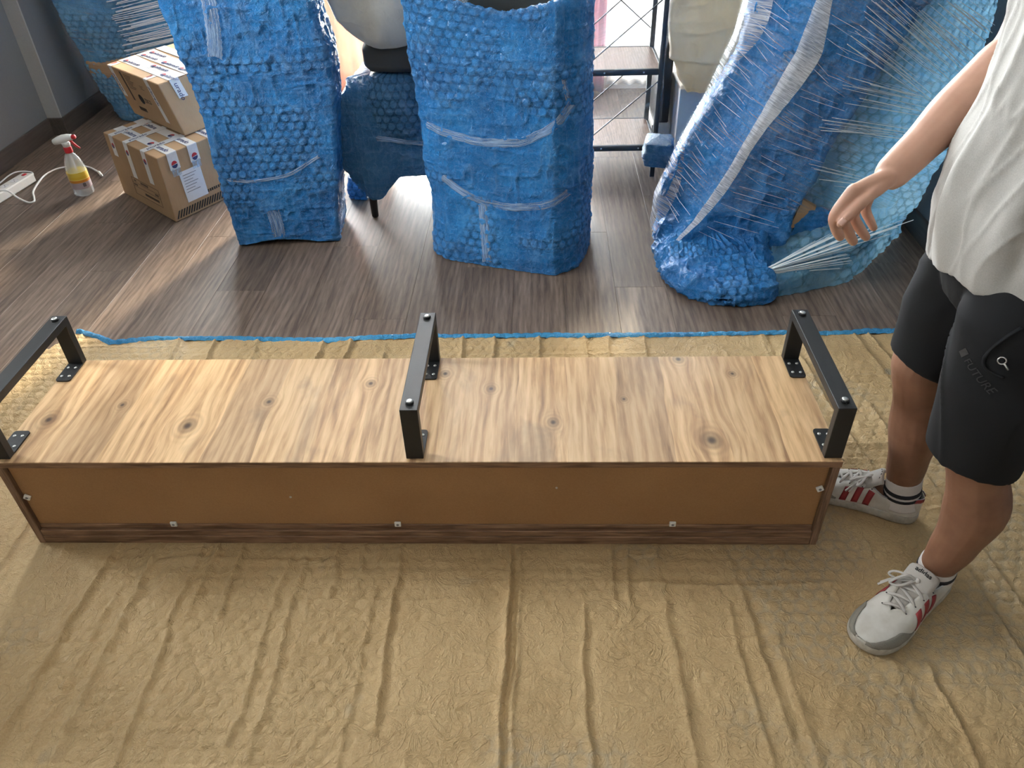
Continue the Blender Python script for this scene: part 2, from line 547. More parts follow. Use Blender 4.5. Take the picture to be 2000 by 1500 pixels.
MAT['bubble_sheet'] = MAT['bubble_pale']
MAT['bubble_pale'] = m_bubble('pale_bubble_wrap_parcel', (0.05, 0.25, 0.52), (0.10, 0.36, 0.68), (0.22, 0.52, 0.80), 0.24)
MAT['bubble_edge'] = m_bubble('bright_blue_film', (0.03, 0.27, 0.60), (0.05, 0.36, 0.70), (0.10, 0.45, 0.78), 0.25)

def m_film(name, streak, op_lo, op_hi, tint=(0.85, 0.9, 0.95), thr=(0.45, 0.7), rough=0.22, ratio=0.035):
    """clear stretched plastic: transparent, whitened where it is drawn into streaks (streaks run along st.x)"""
    b = NB(name)
    at = b.n('Attribute', None, attribute_name='st').outputs['Vector']
    v = b.coord(src=at, scale=(streak * ratio, streak, 1))
    n = b.noise(v, 1.0, 5, 0.7, 0.25).outputs[0]
    big = b.noise(b.coord(src=at, scale=(1, 1, 1)), 7.0, 3).outputs[0]
    a = b.ramp(b.math('ADD', b.math('MULTIPLY', n, 0.72), b.math('MULTIPLY', big, 0.28)), [(thr[0], op_lo), (thr[1], op_hi)])
    tr = b.n('BsdfTransparent', {'Color': (0.98, 0.985, 0.99, 1)})
    b.set(Base_Color=(*tint, 1), Roughness=rough, Specular_IOR_Level=0.45 if rough > 0.4 else 0.8, Normal=b.bump(n, 0.5, 0.004))
    tl = b.n('BsdfTranslucent', {'Color': (*tint, 1)})
    ms0 = b.n('MixShader', {0: 0.4}); b.t.links.new(b.b.outputs[0], ms0.inputs[1]); b.t.links.new(tl.outputs[0], ms0.inputs[2])
    b.mixshader(a, tr.outputs[0], ms0.outputs[0])
    return b.m
MAT['film'] = m_film('stretch_film', 140, 0.03, 0.50, thr=(0.48, 0.72))
MAT['film_v'] = m_film('stretch_film_edge', 220, 0.05, 0.85, thr=(0.44, 0.60), tint=(0.92, 0.92, 0.93))
MAT['film_band'] = m_film('gathered_stretch_film', 260, 0.25, 0.92, tint=(0.80, 0.80, 0.78), thr=(0.36, 0.58), ratio=0.08)
MAT['film_shelf'] = m_film('thin_stretch_film', 150, 0.02, 0.25, thr=(0.5, 0.75))
MAT['clear_tape'] = m_film('clear_packing_tape', 260, 0.10, 0.75, tint=(0.60, 0.80, 1.0), thr=(0.42, 0.68), rough=0.5)
MAT['clear_tape_v'] = MAT['clear_tape']
def m_strand():
    b = NB('film_strand_plastic')
    b.set(Base_Color=(0.92, 0.98, 1.0, 1), Roughness=0.35, Specular_IOR_Level=0.6)
    tl = b.n('BsdfTranslucent', {'Color': (0.9, 0.93, 0.97, 1)})
    b.mixshader(0.25, b.b.outputs[0], tl.outputs[0])
    return b.m
MAT['strand'] = m_strand()

def m_bag(name, c0, c1, trans=0.35):
    b = NB(name)
    v = b.coord('Object')
    n = b.noise(v, 7, 4, 0.6, 1.0).outputs[0]
    w = b.noise(v, 26, 4, 0.6, 1.8).outputs[0]
    b.set(Base_Color=b.ramp(n, [(0.35, c0), (0.7, c1)]), Roughness=0.5, Normal=b.bump(w, 0.5, 0.006))
    tl = b.n('BsdfTranslucent', {'Color': (*c1, 1)})
    b.mixshader(trans, b.b.outputs[0], tl.outputs[0])
    return b.m
MAT['beige_bag'] = m_bag('cream_plastic_bag', (0.56, 0.50, 0.38), (0.68, 0.63, 0.51), 0.42)
MAT['grey_bag'] = m_bag('grey_fabric_bag', (0.52, 0.51, 0.47), (0.62, 0.61, 0.56), 0.15)
MAT['curtain'] = m_bag('salmon_curtain', (0.66, 0.43, 0.33), (0.76, 0.53, 0.43), 0.45)
MAT['curtain_mauve'] = m_bag('mauve_curtain', (0.40, 0.25, 0.28), (0.50, 0.34, 0.37), 0.5)

def m_card(name, c0, c1):
    b = NB(name)
    v = b.coord('Object')
    n = b.noise(v, 5, 4).outputs[0]; g = b.noise(b.coord('Object', scale=(1, 1, 0.1)), 300, 2).outputs[0]
    b.set(Base_Color=b.ramp(b.math('ADD', b.math('MULTIPLY', n, 0.7), b.math('MULTIPLY', g, 0.3)), [(0.35, c0), (0.65, c1)]), Roughness=0.8,
          Normal=b.bump(n, 0.2, 0.004))
    return b.m
MAT['card'] = m_card('brown_cardboard', (0.36, 0.225, 0.12), (0.44, 0.285, 0.155))
MAT['card_dark'] = m_card('dull_cardboard', (0.22, 0.15, 0.09), (0.28, 0.195, 0.12))

def m_paper():
    b = NB('kraft_paper_lining')
    v = b.coord('Object')
    at = b.n('Attribute', None, attribute_name='show')
    n = b.noise(v, 4, 4).outputs[0]; g = b.noise(v, 240, 3).outputs[0]; w = b.noise(v, 38, 4, 0.6, 1.6).outputs[0]
    col = b.ramp(b.math('ADD', b.math('MULTIPLY', n, 0.6), b.math('MULTIPLY', g, 0.4)), [(0.35, (0.43, 0.295, 0.142)), (0.65, (0.535, 0.385, 0.20))])
    w2 = b.noise(v, 15, 4, 0.55, 1.2).outputs[0]
    cr = b.ramp(b.math('ABSOLUTE', b.math('SUBTRACT', w2, 0.5)), [(0.0, 1.0), (0.05, 0.0)])
    w3 = b.noise(v, 42, 3, 0.55, 1.6).outputs[0]
    cr3 = b.ramp(b.math('ABSOLUTE', b.math('SUBTRACT', w3, 0.5)), [(0.0, 1.0), (0.07, 0.0)])
    hh = b.math('ADD', b.math('MULTIPLY', w, 0.55), b.math('ADD', b.math('MULTIPLY', cr, 0.30), b.math('MULTIPLY', cr3, 0.16)))
    col = b.mix(at.outputs['Fac'], col, (0.20, 0.245, 0.24))
    b.set(Base_Color=col, Roughness=0.55, Specular_IOR_Level=0.35, Normal=b.bump(hh, 0.75, 0.006))
    return b.m
MAT['paper'] = m_paper()

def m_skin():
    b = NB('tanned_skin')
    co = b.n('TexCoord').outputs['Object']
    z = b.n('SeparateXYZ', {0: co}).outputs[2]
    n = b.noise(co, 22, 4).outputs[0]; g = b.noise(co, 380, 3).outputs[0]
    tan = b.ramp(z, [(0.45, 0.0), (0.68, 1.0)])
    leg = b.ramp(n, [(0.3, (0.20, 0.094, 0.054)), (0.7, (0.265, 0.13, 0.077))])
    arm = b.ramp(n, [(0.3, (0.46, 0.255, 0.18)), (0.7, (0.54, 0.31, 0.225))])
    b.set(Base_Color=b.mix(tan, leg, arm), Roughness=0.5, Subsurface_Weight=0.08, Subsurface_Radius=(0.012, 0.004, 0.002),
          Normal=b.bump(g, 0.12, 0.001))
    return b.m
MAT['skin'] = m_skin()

def m_marl():
    b = NB('grey_marl_jersey')
    co = b.n('TexCoord').outputs['Object']
    g = b.noise(co, 420, 3, 0.7).outputs[0]; n = b.noise(co, 5, 3).outputs[0]
    b.set(Base_Color=b.ramp(b.math('ADD', b.math('MULTIPLY', g, 0.8), b.math('MULTIPLY', n, 0.2)), [(0.35, (0.37, 0.362, 0.34)), (0.65, (0.45, 0.442, 0.418))]),
          Roughness=0.9, Normal=b.bump(g, 0.25, 0.001), Sheen_Weight=0.2)
    return b.m
MAT['marl'] = m_marl()
MAT['shorts'] = plain('black_nylon', (0.011, 0.0115, 0.013), 0.8, bump=0.15, scale=900, spec=0.25)
MAT['shorts_print'] = plain('shorts_print', (0.028, 0.028, 0.030), 0.6)

def m_glass():
    b = NB('window_glass')
    tr = b.n('BsdfTransparent', {'Color': (0.97, 0.985, 0.98, 1)})
    gl = b.n('BsdfGlossy', {'Color': (1, 1, 1, 1), 'Roughness': 0.02})
    fr = b.n('Fresnel', {'IOR': 1.45})
    b.mixshader(fr.outputs[0], tr.outputs[0], gl.outputs[0])
    return b.m
MAT['glass'] = m_glass()
def m_bottle():
    b = NB('clear_bottle_plastic')
    b.set(Base_Color=(0.80, 0.82, 0.84, 1), Roughness=0.15, Specular_IOR_Level=0.6)
    tr = b.n('BsdfTransparent', {'Color': (0.9, 0.92, 0.94, 1)})
    b.mixshader(0.30, tr.outputs[0], b.b.outputs[0])
    return b.m
MAT['bottle'] = m_bottle()
def m_label():
    b = NB('yellow_bottle_label')
    z = b.n('SeparateXYZ', {0: b.n('TexCoord').outputs['Object']}).outputs[2]
    b.set(Base_Color=b.ramp(b.math('MULTIPLY', z, 8.0), [(0.30, (0.40, 0.34, 0.38)), (0.56, (0.42, 0.38, 0.42)), (0.565, (0.55, 0.20, 0.02)), (0.66, (0.60, 0.30, 0.02)),
                                                      (0.67, (0.75, 0.62, 0.2)), (0.69, (0.62, 0.40, 0.03)), (0.80, (0.62, 0.44, 0.05))], 'CONSTANT'), Roughness=0.4)
    return b.m
MAT['label'] = m_label()

# ------------------------------------------------------------------ the room
def struct(o):
    o['kind'] = 'structure'
    return o

XL, XL2, XR, YB, YF, ZC = -1.47, -1.39, 2.865, 3.65, -2.4, 2.62
floor = struct(MB().box((0.70, 0.32, -0.020), (4.7, 6.9, 0.024), 0.001).build('floor', MAT['plank']))
pl_mesh = None
PW, PL = 0.193, 1.285
ncol = 0
x = -1.495
offs = [0.0, 0.47, 0.93, 0.21, 0.68, 1.12, 0.36, 0.83]
while x < XR:
    y = -1.3 - offs[ncol % 8] * 1.0
    while y < YB:
        if y + PL > -0.9:
            if pl_mesh is None:
                o = MB().box((0, 0, 0), (PW - 0.0006, PL - 0.0006, 0.008), 0.0005).build('plank', MAT['plank'], floor)
                pl_mesh = o.data
            else:
                o = link(bpy.data.objects.new('plank', pl_mesh), floor)
            y1 = min(y + PL, YB + 0.0)
            o.location = (x + PW / 2, y + PL / 2, -0.004)
            if y + PL > YB:
                o.scale.y = (YB - y) / PL
                o.location.y = (y + YB) / 2
        y += PL
    x += PW
    ncol += 1

def wall(name, boxes, mat):
    m = MB()
    for c, s_ in boxes: m.box(c, s_, 0.0015)
    return struct(m.build(name, mat))
T = 0.14
yl0, yl1 = YF, 3.005
def bx(x0, x1, y0, y1, z0, z1): return (((x0 + x1) / 2, (y0 + y1) / 2, (z0 + z1) / 2), (x1 - x0, y1 - y0, z1 - z0))
wall('wall_left', [bx(XL - T, XL, LY1, 3.10, -0.02, ZC), bx(XL - T, XL, YF, LY0, -0.02, ZC), bx(XL - T, XL, LY0, LY1, -0.02, LZ0),
                   bx(XL - T, XL, LY0, LY1, LZ1, ZC), bx(XL - T, XL2, 3.02, YB, -0.02, ZC)], MAT['wall'])
struct(MB().box(*bx(XL - 0.004, XL2, 3.010, 3.022, 0, ZC), 0.0005).build('lit_step_1', MAT['lit_step_face']))  # thin facing of the wall step that carries the lightened paint
wall('wall_right', [bx(XR, XR + T, YF, YB, -0.02, ZC)], MAT['wall'])
wall('wall_front', [bx(XL - T, XR + T, YF - T, YF, -0.02, ZC)], MAT['white_wall'])
wall('wall_back', [bx(XL - T, WX0, YB, YB + T, -0.02, ZC), bx(WX1, XR + T, YB, YB + T, -0.02, ZC), bx(WX0, WX1, YB, YB + T, WZ1, ZC),
                   bx(WX0, WX1, YB, YB + T, -0.02, WZ0)], MAT['white_wall'])
wall('ceiling', [bx(XL - T, XR + T, YF - T, YB + T, ZC, ZC + 0.1)], MAT['ceiling'])
def base(name, x0, x1, y0, y1):
    m = MB().box(*bx(x0, x1, y0, y1, 0, 0.098), 0.003)
    return struct(m.build(name, MAT['baseboard']))
base('baseboard_left', XL, XL + 0.014, YF, 3.0)
base('baseboard_left_step', XL, XL2 + 0.014, 2.996, 3.012)
base('baseboard_left_far', XL2, XL2 + 0.014, 3.012, YB)
base('baseboard_right', XR - 0.014, XR, YF, YB)
def window(name, pts0, n, axis, fixed, lo, hi, z0, z1, depth, nm):
    m = MB()
    f = 0.055
    def seg(a0, a1, b0, b1):
        if axis == 'x': m.box(*bx(a0, a1, fixed, fixed + depth, b0, b1), 0.004)
        else: m.box(*bx(fixed, fixed + depth, a0, a1, b0, b1), 0.004)
    seg(lo, hi, z0, z0 + f); seg(lo, hi, z1 - f, z1)
    W = (hi - lo) / n
    for k in range(n + 1):
        c = lo + W * k
        a, b = (c, c + f) if k == 0 else ((c - f, c) if k == n else (c - f * .75, c + f * .75))
        seg(a, b, z0 + f, z1 - f)
    w = struct(m.build(name, MAT['pvc']))
    for k in range(n):
        a, b = lo + W * k + 0.03, lo + W * (k + 1) - 0.03
        g = MB()
        if axis == 'x': g.box(*bx(a, b, fixed + depth * .45, fixed + depth * .55, z0 + 0.04, z1 - 0.04), 0.001)
        else: g.box(*bx(fixed + depth * .45, fixed + depth * .55, a, b, z0 + 0.04, z1 - 0.04), 0.001)
        g.build('pane', MAT['glass'], w)
    return w
window('window_1', None, 4, 'x', YB + 0.04, WX0, WX1, WZ0, WZ1, 0.06, 'pane')

window('window_2', None, 1, 'y', XL - 0.10, LY0, LY1, LZ0, LZ1, 0.06, 'pane')

def curtain(name, x0, x1, y, z0, z1, amp, waves, mat, label):
    nu, nv = 90, 40
    u = np.linspace(0, 1, nu)[None, :]; v = np.linspace(0, 1, nv)[:, None]
    X = x0 + (x1 - x0) * u + 0 * v
    Y = y + amp * np.sin(u * waves * 2 * PI + 0.6 * np.sin(v * 3)) + 0.012 * (fbm(u * 9, v * 3) - .5)
    Z = z0 + (z1 - z0) * v + 0 * u
    V = np.stack([X, Y + 0 * v, Z], -1).reshape(-1, 3)
    o = mesh_obj(name, V, grid_F(nv, nu), mat, None, True)
    md = o.modifiers.new('thickness', 'SOLIDIFY'); md.thickness = 0.002
    tag(o, label, 'curtain')
    return o
curtain('curtain', -0.12, 0.42, YB - 0.09, 0.012, 2.45, 0.012, 5, MAT['curtain'], 'sunlit salmon curtain hanging behind the wrapped armchair')
curtain('curtain', 1.52, 1.70, YB - 0.09, 0.012, 2.45, 0.02, 3, MAT['curtain_mauve'], 'narrow mauve curtain hanging behind the black metal shelf')

b = NB('glare_sheer')  # sheer added to tame the window glare on the floor
b.set(Base_Color=(0.85, 0.85, 0.85, 1), Roughness=0.9)
_tl = b.n('BsdfTranslucent', {'Color': (0.80, 0.80, 0.81, 1)})
_tr = b.n('BsdfTransparent', {'Color': (1, 1, 1, 1)})
_m1 = b.n('MixShader', {0: 0.12}); b.t.links.new(_tl.outputs[0], _m1.inputs[1]); b.t.links.new(_tr.outputs[0], _m1.inputs[2])
b.mixshader(0.35, _m1.outputs[0], b.b.outputs[0])
MAT['sheer'] = b.m  # only for the sheer added against window glare
curtain('curtain', 1.72, 2.36, YB - 0.06, 0.045, 2.45, 0.016, 8, MAT['sheer'], 'white sheer curtain added behind the shelf boards to cut window glare')

# ------------------------------------------------------------------ the TV bench, lying upside down
UL, UD, UH, UZ = 2.0, 0.4128, 0.2877, 0.0067
unit = tag(empty('tv_bench', (1.0, 0.2, UZ)), 'long upside-down wooden TV bench with black steel leg frames pointing up', 'tv bench')
z1 = UZ + UH
MB().box(*bx(0, UL, 0, UD, z1 - 0.018, z1), 0.0012).build('bottom_panel', MAT['unit_top'], unit)
MB().box(*bx(0, UL, 0.0005, 0.003, z1 - 0.0172, z1 - 0.0008), 0.0002)
MB().box(*bx(0.0005, UL - 0.0005, -0.0009, -0.0001, z1 - 0.0176, z1 - 0.0010), 0.0003).build('edge_band', MAT['edge'], unit)
for xa in (0.002, UL - 0.020):
    m = MB().box(*bx(xa, xa + 0.018, 0.0, UD - 0.004, UZ, z1 - 0.0182), 0.0012)
    sp = m.build('side_panel', MAT['edge_v'], unit)
MB().box(*bx(0.0205, UL - 0.0205, 0.013, 0.0162, UZ + 0.0612, z1 - 0.0185), 0.0004).build('back_panel', MAT['hardboard'], unit)
MB().box(*bx(0.0203, UL - 0.0203, 0.0015, UD - 0.004, UZ + 0.0275, UZ + 0.0465), 0.0012).build('rail', MAT['edge'], unit)
MB().box(*bx(0.0203, UL - 0.0203, 0.010, 0.018, UZ + 0.0467, UZ + 0.0610), 0.0012).build('ledge', MAT['edge'], unit)
MB().box(*bx(0.0203, UL - 0.0203, 0.0003, UD, UZ, UZ + 0.0272), 0.0012).build('top_board', MAT['edge'], unit)
# white plastic clips along the back panel, each with its nail
for (cx, cz, rot) in ((0.372, 0.0655, 0), (0.947, 0.0665, 0), (1.635, 0.0685, 0), (0.030, 0.163, 0.55), (1.970, 0.193, -0.5)):
    M = Matrix.Translation((cx, 0.0095, cz + 0.004)) @ Matrix.Rotation(rot, 4, 'Y')
    c = MB().box((0, 0, 0), (0.016, 0.006, 0.015), 0.0012, M).build('panel_clip', MAT['white_plastic'], unit)
    MB().lathe([(0.0001, 0.0015), (0.0032, 0.0012), (0.0036, 0)], 10, M @ Matrix.Translation((0, -0.003, 0)) @ Matrix.Rotation(PI / 2, 4, 'X')).build('nail_head', MAT['ink_grey'], c)
for (cx, cz) in ((0.692, 0.165), (1.346, 0.197)):
    MB().lathe([(0.0032, 0), (0.0026, 0.0018), (0.0008, 0.0026)], 10, Matrix.Translation((cx, 0.0128, cz)) @ Matrix.Rotation(PI / 2, 4, 'X')).build('panel_nail', MAT['steel'], unit)

FH, FW, FT = 0.148, 0.041, 0.021
def leg_frame(x0):
    y0, y1 = 0.0115, UD
    zb = z1
    prof = [(y0, zb), (y0, zb + FH), (y1, zb + FH), (y1, zb)]
    m = MB()
    # one bent square tube: two posts mitred into the top bar
    o_ = [(y0, zb), (y0, zb + FH), (y1, zb + FH), (y1, zb), (y1 - FT, zb), (y1 - FT, zb + FH - FT), (y0 + FT, zb + FH - FT), (y0 + FT, zb)]
    V = [(x0, a, b) for a, b in o_] + [(x0 + FW, a, b) for a, b in o_]
    q = [(0, 1, 6, 7), (1, 2, 5, 6), (2, 3, 4, 5)]
    F = [tuple(reversed(f)) for f in q] + [tuple(i + 8 for i in f) for f in q]
    F += [(i, (i + 1) % 8, (i + 1) % 8 + 8, i + 8) for i in range(8)]
    fr = MB().add(V, F).build('leg_frame', MAT['black_metal'], unit)
    bv = fr.modifiers.new('bevel', 'BEVEL'); bv.width = 0.0016; bv.segments = 2; bv.limit_method = 'ANGLE'
    for sgn, ya in ((1, y0 + FT), (-1, y1 - FT)):
        # mounting plate with rounded far corners
        L_, r = 0.078, 0.008
        pts = [(0, 0), (FW, 0)]
        for k in range(5): pts.append((FW - r + r * math.cos(k * PI / 8), L_ - r + r * math.sin(k * PI / 8)))
        for k in range(5): pts.append((r - r * math.sin(k * PI / 8), L_ - r + r * math.cos(k * PI / 8)))
        n = len(pts)
        V = [(x0 + a, ya + sgn * b, zb + 0.0002) for a, b in pts] + [(x0 + a, ya + sgn * b, zb + 0.004) for a, b in pts]
        F = [tuple(range(n)), tuple(range(n, 2 * n))] + [(i, (i + 1) % n, (i + 1) % n + n, i + n) for i in range(n)]
        MB().add(V, F).build('mounting_plate', MAT['black_metal'], fr)
        for sx in (0.0105, 0.0305):
            for sy in (0.020, 0.058):
                Ms = Matrix.Translation((x0 + sx, ya + sgn * sy, zb + 0.004))
                s_ = MB().lathe([(0.0043, 0), (0.0040, 0.0013), (0.0026, 0.0024), (0.0012, 0.0022), (0.0008, 0.0010)], 12, Ms)
                s_.build('screw', MAT['steel'], fr, True)
        yb = y0 + 0.026 if sgn > 0 else y1 - 0.024
        Mf = Matrix.Translation((x0 + FW / 2, yb, zb + FH))
        MB().lathe([(0.0098, 0), (0.0098, 0.0050), (0.0088, 0.0062), (0.0074, 0.0064)], 16, Mf).build('foot_pad', MAT['dark_plastic'], fr)
        MB().lathe([(0.0072, 0.0063), (0.0066, 0.0074), (0.003, 0.0080)], 14, Mf).build('foot_bolt', MAT['steel'], fr, True)
for x0 in (0.0, 0.993, UL - FW): leg_frame(x0)

# ------------------------------------------------------------------ kraft paper laminated to bubble wrap, spread on the floor
EDGE = np.array([(-0.37, 0.975), (-0.35, 0.972), (-0.292, 0.945), (-0.207, 0.899), (-0.166, 0.908), (-0.063, 0.926), (0.309, 0.918), (0.567, 0.904), (0.671, 0.918),
                 (0.905, 0.929), (1.21, 0.926), (1.741, 0.922), (2.093, 0.933), (2.265, 0.926), (2.529, 0.94), (2.80, 0.945)])
def back_edge(x): return np.interp(x, EDGE[:, 0], EDGE[:, 1]) + 0.004 * (fbm(x * 22, 0.5) - .5)
def sheet_height(X, Y):
    rng = np.random.RandomState(5)
    H = 0.006 * (fbm(X * 2.2, Y * 2.2, 1.0) - 0.45)
    pitch = 0.0355
    uu = X + 0.006 * (fbm(X * 5, Y * 5, 7) - .5); vv = Y + 0.006 * (fbm(X * 5, Y * 5, 8) - .5)
    d, bid = hexd(uu, vv, pitch)
    rad = 0.0155
    dome = np.sqrt(np.clip(1 - (d / rad) ** 2, 0, 1)) ** 0.55
    vis = sstep(0.35, 0.62, fbm(X * 1.7, Y * 2.2, 3)) * 0.75 + 0.25
    H += 0.0026 * dome * vis * (0.6 + 0.6 * bid)
    ring = np.exp(-((d - rad) / 0.0016) ** 2)
    H -= 0.0011 * ring * vis
    # rough crumple of the paper
    H += 0.0030 * ridged(X * 14, Y * 9, 2.2, 3) * (0.3 + 0.9 * fbm(X * 2.5, Y * 2.5, 6)) + 0.0016 * ridged(X * 34, Y * 26, 4.2, 2)
    # creases running away from the camera
    x = -1.1
    while x < 2.85:
        x += rng.uniform(0.036, 0.085)
        y0 = rng.uniform(-1.0, 0.5); y1 = y0 + rng.uniform(0.35, 1.5)
        a = rng.uniform(0.0035, 0.0090) * (1.2 if x < 1.2 else 1.0)
        sl = rng.uniform(-0.05, 0.05) + (0.10 * (x - 1.4) if x > 1.5 else 0.0)
        xc = x + sl * (Y + 0.2) * -1 + 0.010 * (fbm(Y * 5, x * 9, 1.0, 2) - .5) * 2 + 0.004 * (vnoise(Y * 26, x * 5) - .5) * 2
        w = rng.uniform(0.0050, 0.0095)
        m = sstep(y0 - 0.08, y0 + 0.05, Y) * (1 - sstep(y1 - 0.05, y1 + 0.1, Y))
        q = (X - xc) / w
        H += a * m * (np.exp(-np.abs(q)) - 0.55 * np.exp(-((q - 2.4) / 2.2) ** 2))
    # creases across
    y = -1.0
    while y < 0.95:
        y += rng.uniform(0.04, 0.095)
        x0 = rng.uniform(-0.9, 2.2); x1 = x0 + rng.uniform(0.3, 1.2)
        a = rng.uniform(0.0025, 0.0065)
        yc = y + 0.012 * (fbm(X * 4, y * 9, 2.0, 2) - .5) * 2 + 0.05 * (X - x0) * rng.uniform(-.4, .6)
        m = sstep(x0 - 0.05, x0 + 0.05, X) * (1 - sstep(x1 - 0.05, x1 + 0.08, X))
        q = (Y - yc) / rng.uniform(0.004, 0.008)
        H += a * m * (np.exp(-np.abs(q)) - 0.5 * np.exp(-((q - 2.4) / 2.2) ** 2))
    # the standing double fold in the middle of the sheet
    xc = 1.236 + 0.004 * (vnoise(Y * 9, 0.3) - .5) * 2 - 0.012 * sstep(-0.1, -0.55, Y)
    mf = sstep(0.06, -0.06, Y)
    H += mf * (0.012 * np.exp(-np.abs((X - xc + 0.004) / 0.006)) - 0.006 * np.exp(-((X - xc - 0.009) / 0.006) ** 2) + 0.007 * np.exp(-np.abs((X - xc - 0.022) / 0.006)))
    # pressed flat under the bench and the shoes, lying down at the rim
    under = sstep(-0.03, 0.02, X) * sstep(2.03, 1.98, X) * sstep(-0.02, 0.015, Y) * sstep(0.45, 0.40, Y)
    for (sx, sy) in ((2.15, -0.19), (2.18, 0.145)):
        under = np.maximum(under, sstep(0.17, 0.12, np.hypot(X - sx, Y - sy)))
    H = H * (1 - under) + 0.0 * under
    show = sstep(0.55, 0.75, fbm(X * 3.1, Y * 3.6, 9)) * (0.15 + 0.85 * (1 - dome)) * 0.28 + sstep(0.80, 0.9, fbm(X * 9, Y * 9, 4)) * 0.4
    return H, np.clip(show, 0, 0.85)

NU, NV = 960, 500
u = np.linspace(0, 1, NU)[None, :]; v = np.linspace(0, 1, NV)[:, None]
Yv = -0.92 + v * 1.9 + 0 * u
Ytop = 0.985
xl = lambda Y: np.where(Y > 0.43, -0.37 - (0.975 - Y) * 0.55, -0.67 - (0.43 - Y) * 0.25)
yy = -0.92 + v * (Ytop + 0.92)
Xg = xl(yy) + u * (2.80 - xl(yy))
Yg = -0.92 + v * (back_edge(Xg) + 0.92)
H, show = sheet_height(Xg, Yg)
Zg = np.maximum(0.0055 + H, 0.0012)
Zg = Zg * (1 - 0.0 * Zg)
V = np.stack([Xg, Yg, Zg], -1).reshape(-1, 3)
sheet = mesh_obj('packing_sheet', V, grid_F(NV, NU), MAT['paper'], None, True)
at = sheet.data.attributes.new('show', 'FLOAT', 'POINT')
at.data.foreach_set('value', show.reshape(-1).astype(np.float32))
tag(sheet, 'crinkled tan kraft paper sheet with bubble lining spread under the bench', 'packing sheet')
# the blue bubble film sticking out along the far rim
ne, me_ = 900, 12
xs = np.linspace(-0.365, 2.80, ne)[None, :]; w = np.linspace(0, 1, me_)[:, None]
yb = back_edge(xs)
wid = 0.030 + 0.010 * (fbm(xs * 9, 3.3) - .5) * 2
ye = yb - 0.004 + w * wid
dd, _ = hexd(xs, ye * 1.0 + 0 * xs, 0.0355)
ze = 0.007 + 0.008 * np.sin(PI * np.clip(w * 1.05, 0, 1)) * (0.6 + 0.8 * fbm(xs * 14, w * 2, 2)) + 0.0035 * np.sqrt(np.clip(1 - (dd / 0.016) ** 2, 0, 1)) - 0.006 * w ** 4
V = np.stack([xs + 0 * w, ye, np.maximum(ze, 0.0015)], -1).reshape(-1, 3)
be = mesh_obj('blue_rim', V, grid_F(me_, ne), MAT['bubble_edge'], sheet, True)
be['label'] = 'bright blue bubble film along the far rim'


